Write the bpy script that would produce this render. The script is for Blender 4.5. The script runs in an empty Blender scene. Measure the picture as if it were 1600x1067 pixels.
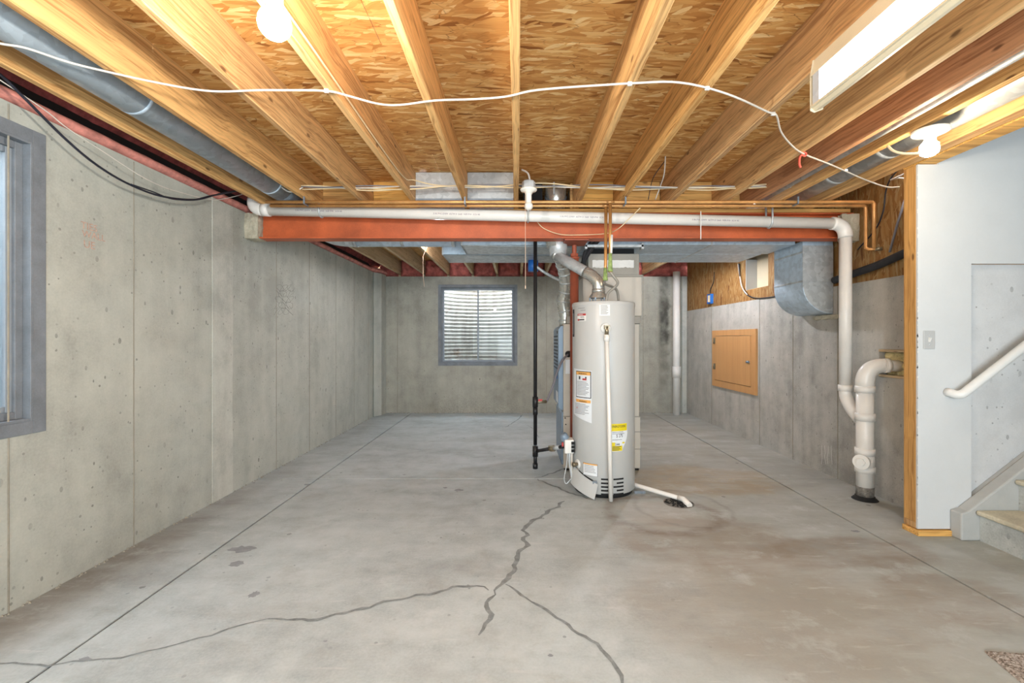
import bpy, math, random
from mathutils import Vector, Matrix, noise
random.seed(7)
SC = bpy.context.scene
COL = SC.collection
PI = math.pi
R = math.radians

# ------------------------------------------------------------------ camera, world, lights, exposure
F = 711.0                      # focal length in pixels of the 1600 px wide frame (16 mm lens)
H = 1.22                       # camera height
cam_d = bpy.data.cameras.new('camera'); cam = bpy.data.objects.new('camera', cam_d); COL.objects.link(cam)
cam.location = (0, 0, H); cam.rotation_euler = (R(90), 0, 0)
cam_d.sensor_width = 36; cam_d.lens = F / 1600 * 36
cam_d.shift_x = -8 / 1600; cam_d.shift_y = -3.5 / 1600
cam_d.clip_start = 0.02
SC.camera = cam

SC.view_settings.view_transform = 'Standard'; SC.view_settings.look = 'None'
SC.view_settings.exposure = 0.36; SC.view_settings.gamma = 1.0; SC.view_settings.use_curve_mapping = False

w = bpy.data.worlds.new('overcast_sky'); SC.world = w; w.use_nodes = True
bg = w.node_tree.nodes['Background']; bg.inputs[0].default_value = (0.86, 0.93, 1.0, 1); bg.inputs[1].default_value = 15.0

def area(name, loc, rot, sx, sy, power, col=(1, 1, 1)):
    d = bpy.data.lights.new(name, 'AREA'); d.shape = 'RECTANGLE'; d.size = sx; d.size_y = sy; d.energy = power; d.color = col
    o = bpy.data.objects.new(name, d); COL.objects.link(o); o.location = loc; o.rotation_euler = rot
    return o
# unseen fill panels added behind the camera, standing in for flash light
area('flash_direct', (0.3, -2.3, 1.45), (R(90), 0, 0), 4.0, 1.6, 125, (0.80, 0.93, 1.0))
area('flash_bounce', (0.8, -1.2, 0.9), (R(145), 0, 0), 3.0, 1.2, 95, (0.82, 0.93, 1.0))
BULB_L, BULB2_L, TUBE_L, REAR_L = 720.0, 150.0, 12.0, 1500.0

# ------------------------------------------------------------------ materials
def lin(c):
    r = []
    for v in c:
        v /= 255.0
        r.append(v / 12.92 if v <= 0.04045 else ((v + 0.055) / 1.055) ** 2.4)
    return (*r, 1.0)

class NT:
    def __init__(s, name):
        s.m = bpy.data.materials.new(name); s.m.use_nodes = True; s.t = s.m.node_tree
        s.b = s.t.nodes['Principled BSDF']
    def n(s, typ, ins=None, **props):
        nd = s.t.nodes.new(typ)
        for k, v in props.items(): setattr(nd, k, v)
        for k, v in (ins or {}).items(): s.set(nd.inputs[k], v)
        return nd
    def set(s, sock, v):
        if isinstance(v, bpy.types.NodeSocket): s.t.links.new(v, sock)
        else: sock.default_value = v
    def pos(s):
        return s.n('ShaderNodeNewGeometry').outputs['Position']
    def math(s, op, a, b=0.0, c=0.0, clamp=False):
        return s.n('ShaderNodeMath', {0: a, 1: b, 2: c}, operation=op, use_clamp=clamp).outputs[0]
    def vscale(s, v, sc, rot=(0, 0, 0), loc=(0, 0, 0)):
        return s.n('ShaderNodeMapping', {'Vector': v, 'Scale': sc, 'Rotation': rot, 'Location': loc}).outputs[0]
    def noise(s, v, scale, detail=4.0, rough=0.55):
        return s.n('ShaderNodeTexNoise', {'Vector': v, 'Scale': scale, 'Detail': detail, 'Roughness': rough}).outputs[0]
    def vor(s, v, scale, feature='F1', dims='3D', rnd=1.0):
        return s.n('ShaderNodeTexVoronoi', {'Vector': v, 'Scale': scale, 'Randomness': rnd}, feature=feature, voronoi_dimensions=dims)
    def ramp(s, f, stops, interp='LINEAR'):
        nd = s.n('ShaderNodeValToRGB', {0: f}); cr = nd.color_ramp; cr.interpolation = interp
        while len(cr.elements) < len(stops): cr.elements.new(0.5)
        for e, (p, c) in zip(cr.elements, stops):
            e.position = p; e.color = c if len(c) == 4 else lin(c)
        return nd.outputs[0]
    def rng(s, f, a, b, c=0.0, d=1.0, smooth=False):
        return s.n('ShaderNodeMapRange', {0: f, 1: a, 2: b, 3: c, 4: d}, interpolation_type='SMOOTHSTEP' if smooth else 'LINEAR').outputs[0]
    def mix(s, f, a, b, mode='MIX'):
        nd = s.n('ShaderNodeMix', None, data_type='RGBA', blend_type=mode, clamp_factor=True)
        s.set(nd.inputs[0], f); s.set(nd.inputs[6], a); s.set(nd.inputs[7], b)
        return nd.outputs[2]
    def sep(s, v):
        return s.n('ShaderNodeSeparateXYZ', {0: v}).outputs
    def comb(s, x, y, z):
        return s.n('ShaderNodeCombineXYZ', {0: x, 1: y, 2: z}).outputs[0]
    def bump(s, h, strength=0.3, dist=0.005):
        nd = s.n('ShaderNodeBump', {'Height': h, 'Strength': strength, 'Distance': dist}); s.set(s.b.inputs['Normal'], nd.outputs[0])
    def done(s, color=None, rough=0.6, metal=0.0, spec=None):
        if color is not None: s.set(s.b.inputs['Base Color'], color)
        s.set(s.b.inputs['Roughness'], rough); s.set(s.b.inputs['Metallic'], metal)
        if spec is not None: s.set(s.b.inputs['Specular IOR Level'], spec)
        return s.m

def plain(name, rgb, rough=0.5, metal=0.0, var=0.12, scale=14.0, bump=0.05, fine=120.0):
    s = NT(name); p = s.pos(); c = lin(rgb)
    a = s.noise(p, scale, 5); b = s.noise(p, fine, 3)
    dark = tuple(v * (1 - 2 * var) for v in c[:3]) + (1,); lt = tuple(min(v * (1 + 2 * var), 1) for v in c[:3]) + (1,)
    col = s.ramp(s.math('ADD', s.math('MULTIPLY', a, 0.75), s.math('MULTIPLY', b, 0.25)), [(0.3, dark), (0.7, lt)])
    if bump: s.bump(b, bump, 0.002)
    return s.done(col, rough, metal)

def concrete(name, rgb, var=0.10, pits=1.0, tint=None, tint_f=None, rough=0.85, streak=0.5, spec=0.3, stain=None):
    s = NT(name); p = s.pos(); c = lin(rgb)
    big = s.noise(p, 0.9, 5, 0.6); mid = s.noise(p, 6.0, 6, 0.65); fine = s.noise(p, 90.0, 4, 0.6)
    st = s.noise(s.vscale(p, (7, 7, 0.6)), 1.0, 5, 0.6)
    f = s.math('ADD', s.math('MULTIPLY', big, 0.35), s.math('MULTIPLY', mid, 0.3))
    f = s.math('ADD', f, s.math('MULTIPLY', fine, 0.15)); f = s.math('ADD', f, s.math('MULTIPLY', st, 0.4 * streak))
    f = s.math('DIVIDE', f, 0.8 + 0.4 * streak)
    dk = tuple(v * (1 - 3 * var) for v in c[:3]) + (1,); lt = tuple(min(v * (1 + 2.2 * var), 1) for v in c[:3]) + (1,)
    col = s.ramp(f, [(0.40, dk), (0.5, c), (0.60, lt)])
    h = s.math('MULTIPLY', fine, 0.4)
    if pits:
        v = s.vor(s.vscale(p, (1, 1, 0.6)), 15.0)
        gate = s.math('GREATER_THAN', s.sep(v.outputs['Color'])[0], 1 - 0.42 * pits)
        size = s.math('MULTIPLY', s.sep(v.outputs['Color'])[1], 0.17)
        pit = s.math('MULTIPLY', s.math('LESS_THAN', v.outputs['Distance'], size), gate)
        v2 = s.vor(p, 30.0)
        g2 = s.math('GREATER_THAN', s.sep(v2.outputs['Color'])[0], 1 - 0.25 * pits)
        pit2 = s.math('MULTIPLY', s.math('LESS_THAN', v2.outputs['Distance'], s.math('MULTIPLY', s.sep(v2.outputs['Color'])[2], 0.22)), g2)
        pm = s.math('MAXIMUM', pit, pit2)
        col = s.mix(s.math('MULTIPLY', pm, s.rng(mid, 0.35, 0.65, 0.1, 0.75)), col, tuple(v * 0.3 for v in c[:3]) + (1,))
        h = s.math('SUBTRACT', h, pm)
    if stain: col = stain(s, p, col, mid, fine)
    s.bump(h, 0.35, 0.003)
    return s.done(col, rough, 0.0, spec)

def floor_stain(s, p, col, mid, fine):
    x, y, z = s.sep(p)
    warp = s.noise(p, 2.2, 5, 0.62)
    # brown water staining over the half of the slab near the drain and stairs
    xw = s.math('ADD', x, s.math('MULTIPLY', s.math('SUBTRACT', warp, 0.5), 2.2))
    m = s.rng(xw, 0.1, 1.6, 0, 1, True)
    col = s.mix(s.math('MULTIPLY', m, s.rng(s.noise(p, 1.3, 6, 0.65), 0.25, 0.65, 0.5, 1.0)), col, lin((158, 158, 150)))
    def blot(cx, cy, rx, ry, c, amt, lo=0.75, hi=1.1):
        nonlocal col
        dx = s.math('DIVIDE', s.math('SUBTRACT', x, cx), rx); dy = s.math('DIVIDE', s.math('SUBTRACT', y, cy), ry)
        d = s.math('SQRT', s.math('ADD', s.math('MULTIPLY', dx, dx), s.math('MULTIPLY', dy, dy)))
        d = s.math('ADD', d, s.math('MULTIPLY', s.math('SUBTRACT', warp, 0.5), 1.1))
        k = s.math('MULTIPLY', s.rng(d, lo, hi, 1, 0, True), s.rng(mid, 0.3, 0.6, 0.45, 1))
        col = s.mix(s.math('MULTIPLY', k, amt), col, lin(c))
    def ring(cx, cy, rx, ry, wd, c, amt):
        nonlocal col
        dx = s.math('DIVIDE', s.math('SUBTRACT', x, cx), rx); dy = s.math('DIVIDE', s.math('SUBTRACT', y, cy), ry)
        d = s.math('SQRT', s.math('ADD', s.math('MULTIPLY', dx, dx), s.math('MULTIPLY', dy, dy)))
        d = s.math('ADD', d, s.math('MULTIPLY', s.math('SUBTRACT', warp, 0.5), 0.5))
        k = s.rng(s.math('ABSOLUTE', s.math('SUBTRACT', d, 1.0)), 0.0, wd, 1, 0, True)
        k = s.math('MULTIPLY', k, s.rng(s.noise(p, 5.0, 4), 0.35, 0.6, 0.25, 1))
        col = s.mix(s.math('MULTIPLY', k, amt), col, lin(c))
    blot(1.55, 3.95, 0.75, 0.45, (160, 143, 114), 0.75)
    blot(1.15, 2.75, 0.55, 0.4, (140, 128, 113), 0.7)
    blot(1.9, 2.6, 0.55, 0.22, (134, 122, 108), 0.75)
    blot(2.05, 2.15, 0.35, 0.25, (140, 129, 116), 0.65)
    blot(1.2, 2.1, 0.8, 0.5, (150, 140, 126), 0.5)
    blot(1.02, 3.18, 0.30, 0.28, (168, 160, 150), 0.6)
    ring(1.02, 3.18, 0.36, 0.34, 0.22, (118, 104, 90), 0.8)
    ring(1.2, 3.3, 0.32, 0.36, 0.10, (110, 102, 94), 0.35)
    # darker strip along the foot of the left wall, white efflorescence next to it
    xl = s.math('ADD', x, s.math('MULTIPLY', s.math('SUBTRACT', warp, 0.5), 0.5))
    near = s.rng(y, 2.6, 4.2, 1, 0.25)
    col = s.mix(s.math('MULTIPLY', s.rng(xl, -2.2, -1.9, 0.75, 0, True), near), col, lin((116, 108, 98)))
    v = s.vor(p, 5.0); g = s.math('GREATER_THAN', s.sep(v.outputs['Color'])[0], 0.72)
    spot = s.math('MULTIPLY', s.math('LESS_THAN', s.math('ADD', v.outputs['Distance'], s.math('MULTIPLY', fine, 0.05)), 0.1), g)
    col = s.mix(s.math('MULTIPLY', spot, 0.6), col, lin((88, 86, 84)))
    mo = s.noise(p, 3.6, 9, 0.72); sc_ = s.noise(s.vscale(p, (3.0, 22, 1), (0, 0, 0.5)), 1.0, 6, 0.7)
    col = s.mix(s.rng(mo, 0.53, 0.68, 0, 0.55), col, lin((140, 142, 138)))
    col = s.mix(s.rng(mo, 0.46, 0.32, 0, 0.5), col, lin((193, 198, 199)))
    col = s.mix(s.rng(sc_, 0.60, 0.72, 0, 0.5), col, lin((200, 199, 197)))
    # trowel clouds
    cl = s.noise(s.vscale(p, (0.8, 2.2, 1)), 1.6, 6, 0.65)
    col = s.mix(s.rng(cl, 0.45, 0.75, 0, 0.45), col, lin((194, 199, 200)))
    col = s.mix(s.rng(cl, 0.46, 0.25, 0, 0.4), col, lin((140, 136, 131)))
    return col

def back_stain(s, p, col, mid, fine):
    x, y, z = s.sep(p)
    xw = s.math('ADD', x, s.math('MULTIPLY', s.math('SUBTRACT', mid, 0.5), 0.12))
    d = s.math('ABSOLUTE', s.math('SUBTRACT', xw, 2.43))
    k = s.math('MULTIPLY', s.rng(d, 0.04, 0.12, 1, 0, True), s.rng(s.noise(p, 5, 5), 0.35, 0.6, 0.35, 0.9))
    k = s.math('MULTIPLY', k, s.rng(z, 0.2, 1.3, 0.15, 1.0))
    col = s.mix(k, col, lin((62, 60, 54)))
    d2 = s.math('ABSOLUTE', s.math('SUBTRACT', x, -0.65))
    k2 = s.math('MULTIPLY', s.rng(z, 0.1, 0.5, 0.6, 0.0), s.rng(fine, 0.5, 0.62, 0, 0.7))
    col = s.mix(s.math('MULTIPLY', k2, s.rng(d2, 0.4, 1.4, 1, 0)), col, lin((70, 66, 58)))
    return col

def wood(name, rgb, axis=1, var=0.15, knots=0.6, rough=0.6, scale=1.0):
    s = NT(name); p = s.pos(); c = lin(rgb)
    oi = s.n('ShaderNodeObjectInfo').outputs['Random']
    geo = s.n('ShaderNodeNewGeometry')
    off = s.n('ShaderNodeVectorMath', {0: p, 1: s.comb(s.math('MULTIPLY', oi, 31.0), s.math('MULTIPLY', oi, 17.0), s.math('MULTIPLY', oi, 11.0))}, operation='ADD').outputs[0]
    off = s.n('ShaderNodeVectorMath', {0: geo.outputs['True Normal'], 1: (7.3, 0, 5.1) if axis == 1 else (7.3, 5.1, 0) if axis == 2 else (0, 7.3, 5.1), 2: off}, operation='MULTIPLY_ADD').outputs[0]
    warp = s.noise(s.vscale(off, (2.2, 2.2, 2.2)), 1.0, 2)
    offw = s.n('ShaderNodeVectorMath', {0: off, 1: s.comb(s.math('MULTIPLY', warp, 0.06), s.math('MULTIPLY', warp, 0.06), s.math('MULTIPLY', warp, 0.06))}, operation='ADD').outputs[0]
    sc = [95 * scale] * 3; sc[axis] = 1.2 * scale
    g = s.noise(s.vscale(offw, tuple(sc)), 1.0, 5, 0.6)
    sc2 = [16 * scale] * 3; sc2[axis] = 0.5 * scale
    g2 = s.noise(s.vscale(offw, tuple(sc2)), 1.0, 3)
    f = s.math('ADD', s.math('MULTIPLY', g, 0.6), s.math('MULTIPLY', g2, 0.4))
    dk = (c[0] * (1 - 2.4 * var), c[1] * (1 - 3.0 * var), c[2] * (1 - 3.4 * var), 1); lt = tuple(min(v * (1 + 1.6 * var), 1) for v in c[:3]) + (1,)
    col = s.ramp(f, [(0.40, dk), (0.5, c), (0.60, lt)])
    if knots:
        q = s.sep(off); o1, o2 = [i for i in range(3) if i != axis]
        v = s.vor(s.comb(s.math('MULTIPLY', q[axis], 2.6), s.math('MULTIPLY', s.math('ADD', q[o1], q[o2]), 6.5), 0.0), 1.0, 'F1', '2D')
        gate = s.math('GREATER_THAN', s.sep(v.outputs['Color'])[0], 1 - 0.6 * knots)
        k = s.math('MULTIPLY', s.rng(s.math('ADD', v.outputs['Distance'], s.math('MULTIPLY', g, 0.05)), 0.06, 0.10, 1, 0), gate)
        col = s.mix(s.math('MULTIPLY', k, 0.75), col, lin((84, 48, 26)))
    hs = s.n('ShaderNodeHueSaturation', {'Color': col, 'Value': s.rng(oi, 0, 1, 0.9, 1.08), 'Saturation': s.rng(oi, 0, 1, 0.92, 1.06)})
    s.bump(g, 0.12, 0.002)
    return s.done(hs.outputs[0], rough, 0, 0.3)

def osb(name, axes, tone=1.0, scale=1.0):
    s = NT(name); p = s.pos(); q = s.sep(p)
    u = s.math('MULTIPLY', q[axes[0]], scale); v = s.math('MULTIPLY', q[axes[1]], scale)
    base = s.comb(u, v, 0.0)
    wn = s.n('ShaderNodeTexNoise', {'Vector': base, 'Scale': 7.0, 'Detail': 1.5}).outputs['Color']
    wv = s.n('ShaderNodeVectorMath', {0: s.n('ShaderNodeVectorMath', {0: wn, 1: (0.5, 0.5, 0.5)}, operation='SUBTRACT').outputs[0], 1: (0.06, 0.022, 0)}, operation='MULTIPLY').outputs[0]
    base = s.n('ShaderNodeVectorMath', {0: base, 1: wv}, operation='ADD').outputs[0]
    cols = [(0.0, (136, 84, 38)), (0.05, (180, 124, 64)), (0.35, (200, 146, 82)), (0.65, (213, 164, 98)), (0.9, (226, 186, 124)), (1.0, (236, 204, 148))]
    cols = [(a, tuple(min(255, c * tone) for c in b)) for a, b in cols]
    layers = []
    for i, (rot, sx, sy) in enumerate([(0.10, 8, 38), (-0.30, 10, 34), (0.5, 11, 42), (-0.08, 6, 50)]):
        m = s.vscale(base, (sx, sy, 1), (0, 0, 0)); m = s.vscale(s.vscale(base, (1, 1, 1), (0, 0, rot), (i * 3.1, i * 1.7, 0)), (sx, sy, 1))
        vo = s.vor(m, 1.0, 'F1', '2D'); ch = s.sep(vo.outputs['Color'])
        col = s.ramp(ch[0], cols)
        grain = s.noise(s.vscale(m, (0.4, 3.0, 1)), 2.0, 4)
        col = s.mix(s.rng(grain, 0.4, 0.65, 0, 0.35), col, lin((150, 96, 46)))
        layers.append((col, ch[1], vo.outputs['Distance']))
    col = layers[0][0]; h = layers[0][1]
    for (c2, r2, d2), th in zip(layers[1:], (0.55, 0.6, 0.55)):
        k = s.math('MULTIPLY', s.math('GREATER_THAN', r2, th), s.math('LESS_THAN', d2, 0.52))
        col = s.mix(k, col, c2); h = s.math('ADD', h, s.math('MULTIPLY', k, 0.6))
    e = s.vor(s.vscale(base, (10, 40, 1), (0, 0, 0)), 1.0, 'DISTANCE_TO_EDGE', '2D').outputs['Distance']
    dkn = s.noise(base, 9.0, 4)
    col = s.mix(s.math('MULTIPLY', s.rng(e, 0.0, 0.05, 1, 0), s.rng(dkn, 0.5, 0.62, 0, 0.8)), col, lin((92, 52, 22)))
    s.bump(h, 0.25, 0.003)
    return s.done(col, 0.65, 0, 0.3)

def metal(name, rgb, rough=0.35, spangle=0.12, metallic=0.85, scale=30):
    s = NT(name); p = s.pos(); c = lin(rgb)
    v = s.vor(p, scale); r = s.sep(v.outputs['Color'])[0]; n = s.noise(p, 4.0, 5)
    f = s.math('ADD', s.math('MULTIPLY', r, 0.4), s.math('MULTIPLY', n, 0.6))
    dk = tuple(x * (1 - 2 * spangle) for x in c[:3]) + (1,); lt = tuple(min(1, x * (1 + 2 * spangle)) for x in c[:3]) + (1,)
    col = s.ramp(f, [(0.3, dk), (0.7, lt)])
    return s.done(col, s.rng(f, 0.2, 0.8, rough * 1.25, rough * 0.8), metallic)

def emit(name, rgb, strength, base=(255, 255, 255)):
    s = NT(name); s.set(s.b.inputs['Emission Color'], lin(rgb)); s.b.inputs['Emission Strength'].default_value = strength
    return s.done(lin(base), 0.4)

MT = {}
MT['floor'] = concrete('slab_concrete', (168, 175, 176), 0.07, 0.25, streak=0.0, rough=0.7, stain=floor_stain)
MT['wall'] = concrete('wall_concrete', (173, 174, 165), 0.07, 0.6)
MT['wall_strip'] = concrete('wall_concrete_pale', (184, 184, 175), 0.08, 1.2)
MT['wall_back'] = concrete('back_wall_concrete', (160, 158, 147), 0.09, 0.7, stain=back_stain)
MT['wall_right'] = concrete('right_wall_concrete', (176, 173, 166), 0.11, 0.5, streak=0.6)
MT['wall_white'] = concrete('painted_concrete', (203, 204, 205), 0.03, 2.0, streak=0.0)
MT['seam'] = plain('form_seam_grey', (146, 141, 128), 0.9, 0, 0.1)
MT['grout'] = concrete('pocket_grout', (186, 178, 158), 0.12, 0.6)
MT['crack'] = plain('crack_filler_grey', (124, 129, 130), 0.9, 0, 0.2, 20)
MT['joint'] = plain('joint_dirt', (112, 108, 102), 0.95, 0, 0.15)
MT['patch'] = plain('dark_patch', (136, 139, 142), 0.9, 0, 0.12)
MT['osb_ceiling'] = osb('osb_ceiling', (0, 1))
MT['osb_wall'] = osb('osb_wall', (2, 1), 0.72)
MT['joist'] = wood('joist_pine', (211, 167, 112), 1)
MT['joist_red'] = wood('joist_red_pine', (196, 138, 90), 1)
MT['joist_back'] = wood('joist_weathered_pine', (196, 172, 136), 1, 0.12)
MT['plank'] = wood('pine_plank', (214, 166, 98), 0)
MT['stud'] = wood('pine_stud', (194, 148, 90), 2)
MT['cabinet_wood'] = wood('plywood_door', (206, 152, 92), 2, 0.03, 0, scale=0.35)
MT['drywall'] = plain('white_drywall', (203, 205, 206), 0.75, 0, 0.015, 5, 0.05, 60)
MT['stair_grey'] = plain('grey_stair_paint', (176, 177, 175), 0.55, 0, 0.03)
MT['riser'] = concrete('scuffed_riser', (188, 191, 188), 0.09, 0.9, streak=0.0)
MT['tread'] = concrete('worn_tread', (206, 198, 176), 0.09, 0.4, streak=0.0)
MT['white_paint'] = plain('white_gloss_paint', (226, 226, 224), 0.35, 0, 0.02, 10, 0)
MT['win_grey'] = plain('window_grey_paint', (116, 121, 127), 0.6, 0, 0.12, 10)
MT['sash_grey'] = plain('sash_grey_paint', (138, 146, 154), 0.5, 0, 0.05, 10)
MT['win_alu'] = metal('window_aluminium', (184, 188, 192), 0.45, 0.05, 0.0)
def well_mat():
    s = NT('corrugated_well'); p = s.pos(); n = s.noise(p, 3.5, 7, 0.7); n2 = s.noise(s.vscale(p, (10, 10, 1.5)), 1.0, 4)
    col = s.ramp(n2, [(0.35, (150, 145, 138)), (0.6, (178, 175, 170))])
    col = s.mix(s.rng(n, 0.58, 0.68, 0, 0.7), col, lin((112, 82, 58)))
    return s.done(col, 0.6, 0.0)
MT['well'] = well_mat()
MT['gravel'] = plain('gravel', (150, 142, 130), 0.9, 0, 0.3, 40)
MT['beam'] = plain('red_oxide_paint', (186, 90, 48), 0.5, 0, 0.16, 5.0, 0.05)
MT['column'] = plain('dark_red_oxide', (156, 78, 54), 0.5, 0, 0.12, 6)
MT['galv'] = metal('galvanized_steel', (186, 190, 192), 0.42, 0.08, 0.35)
MT['galv_dark'] = metal('galvanized_dark', (128, 138, 148), 0.4, 0.08, 0.4)
MT['galv_blue'] = metal('galvanized_duct', (186, 202, 216), 0.40, 0.06, 0.15)
MT['flue'] = metal('shiny_flue', (198, 198, 192), 0.26, 0.06, 0.7)
MT['black_metal'] = plain('black_iron', (34, 34, 36), 0.45, 0.3, 0.15)
MT['black'] = plain('matt_black', (18, 18, 19), 0.8, 0, 0.1)
MT['copper'] = plain('old_copper', (204, 150, 92), 0.35, 0.45, 0.14, 9)
MT['verdigris'] = plain('verdigris', (150, 172, 104), 0.8, 0.1, 0.25, 40)
MT['brass'] = plain('brass', (134, 122, 100), 0.35, 0.6, 0.15)
MT['pvc'] = plain('white_pvc', (230, 226, 220), 0.35, 0, 0.03, 8, 0)
MT['dirty_pvc'] = plain('dirty_pvc', (112, 108, 102), 0.8, 0, 0.42, 30)
MT['pvc_print'] = plain('purple_print', (130, 112, 128), 0.7, 0, 0.1)
MT['heater'] = plain('heater_enamel', (190, 190, 188), 0.32, 0.0, 0.015, 4, 0)
MT['furnace'] = plain('furnace_enamel', (198, 190, 178), 0.45, 0, 0.03, 6, 0)
MT['furnace_blue'] = plain('furnace_door_blue', (124, 142, 160), 0.4, 0.2, 0.04, 6, 0)
MT['furnace_grey'] = plain('plenum_grey', (150, 145, 136), 0.5, 0.2, 0.05, 8, 0)
MT['white_tape'] = plain('white_tape', (228, 226, 222), 0.6, 0, 0.03)
MT['label'] = plain('white_paper', (222, 226, 230), 0.5, 0, 0.02)
MT['yellow'] = plain('yellow_paper', (226, 204, 26), 0.5, 0, 0.03)
MT['orange'] = plain('orange_print', (230, 170, 90), 0.5, 0, 0.03)
MT['red'] = plain('red_print', (176, 52, 48), 0.5, 0, 0.05)
MT['ink'] = plain('black_ink', (40, 40, 44), 0.6, 0, 0.05)
MT['ink_grey'] = plain('grey_ink', (128, 130, 134), 0.6, 0, 0.05)
MT['red_chalk'] = plain('red_crayon', (180, 148, 132), 0.9, 0, 0.2, 60)
MT['pencil'] = plain('pencil', (124, 124, 118), 0.9, 0, 0.1)
MT['cable_white'] = plain('white_cable', (208, 201, 191), 0.5, 0, 0.04, 10, 0)
MT['cable_cream'] = plain('cream_cable', (222, 200, 160), 0.5, 0, 0.06, 10, 0)
MT['cable_grey'] = plain('grey_cable', (120, 118, 124), 0.5, 0, 0.06, 10, 0)
MT['cable_black'] = plain('black_cable', (32, 34, 46), 0.45, 0, 0.1, 10, 0)
MT['foam_black'] = plain('black_pipe_foam', (38, 38, 42), 0.7, 0, 0.2, 20)
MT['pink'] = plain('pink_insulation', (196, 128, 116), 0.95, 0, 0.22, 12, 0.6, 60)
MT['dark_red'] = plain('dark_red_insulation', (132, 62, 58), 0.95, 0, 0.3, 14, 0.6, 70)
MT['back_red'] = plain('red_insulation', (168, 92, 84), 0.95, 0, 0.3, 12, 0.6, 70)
MT['porcelain'] = plain('porcelain', (232, 228, 218), 0.3, 0, 0.02, 10, 0)
MT['bulb_off'] = plain('frosted_bulb', (226, 222, 214), 0.3, 0, 0.01, 10, 0)
MT['bulb_on'] = emit('lit_bulb', (255, 245, 232), BULB_L)
MT['bulb_on_small'] = emit('lit_small_bulb', (255, 234, 202), BULB2_L)
MT['rear_bulb_dim'] = emit('lit_rear_bulb', (238, 244, 255), REAR_L * 0.5)
MT['rear_bulb'] = emit('lit_rear_bulb', (238, 244, 255), REAR_L)
MT['tube_on'] = emit('lit_diffuser', (236, 246, 255), TUBE_L)
MT['lamp_housing'] = plain('cream_lamp_housing', (206, 192, 164), 0.45, 0, 0.03, 6, 0)
MT['blue_plastic'] = plain('blue_plastic', (34, 104, 186), 0.4, 0, 0.04)
MT['plate_grey'] = plain('grey_switch_plate', (180, 181, 181), 0.4, 0, 0.01, 5, 0)
MT['ribbon'] = plain('red_ribbon', (222, 92, 74), 0.5, 0, 0.06)
MT['foam'] = concrete('spray_foam', (206, 190, 142), 0.2, 1.0, streak=0.0)
MT['string'] = plain('pale_string', (230, 200, 176), 0.7, 0, 0.05)
def carpet_mat():
    s = NT('speckled_carpet'); p = s.pos()
    v = s.vor(p, 170.0); col = s.ramp(s.sep(v.outputs['Color'])[0], [(0.0, (88, 78, 70)), (0.25, (128, 118, 110)), (0.6, (160, 151, 143)), (1.0, (184, 176, 169))])
    return s.done(col, 0.95, 0, 0.1)
MT['carpet'] = carpet_mat()
def glass_mat():
    s = NT('window_glass'); s.t.nodes.remove(s.b)
    o = s.t.nodes['Material Output']
    tr = s.n('ShaderNodeBsdfTransparent', {0: (0.93, 0.96, 0.97, 1)}); gl = s.n('ShaderNodeBsdfGlossy', {'Roughness': 0.02})
    fr = s.n('ShaderNodeFresnel', {'IOR': 1.45})
    mx = s.n('ShaderNodeMixShader', {0: s.math('MULTIPLY', fr.outputs[0], 0.3), 1: tr.outputs[0], 2: gl.outputs[0]})
    s.t.links.new(mx.outputs[0], o.inputs[0]); return s.m
MT['glass'] = glass_mat()

# ------------------------------------------------------------------ mesh and object helpers
def P(px, py, Y):
    """a point seen at pixel (px, py) of the photograph at depth Y"""
    return Vector(((px - 808) * Y / F, Y, H - (py - 530) * Y / F))
def PZ(px, py, Z):
    """a point seen at pixel (px, py) lying at height Z"""
    return P(px, py, (H - Z) * F / (py - 530))
def PX(px, py, X):
    """a point seen at pixel (px, py) lying on the plane x = X"""
    return P(px, py, X * F / (px - 808))

WL = {}
def tag(o, label=None, cat=None, group=None, kind=None):
    if label: o['label'] = label
    if cat: o['category'] = cat
    if group: o['group'] = group
    if kind: o['kind'] = kind
    return o
def thing(name, loc, label=None, cat=None, group=None, kind=None, parent=None):
    o = bpy.data.objects.new(name, None); COL.objects.link(o); o.empty_display_size = 0.1
    loc = Vector(loc); o.parent = parent
    o.location = loc - (WL[parent.name] if parent else Vector()); WL[o.name] = loc
    return tag(o, label, cat, group, kind)

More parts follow.
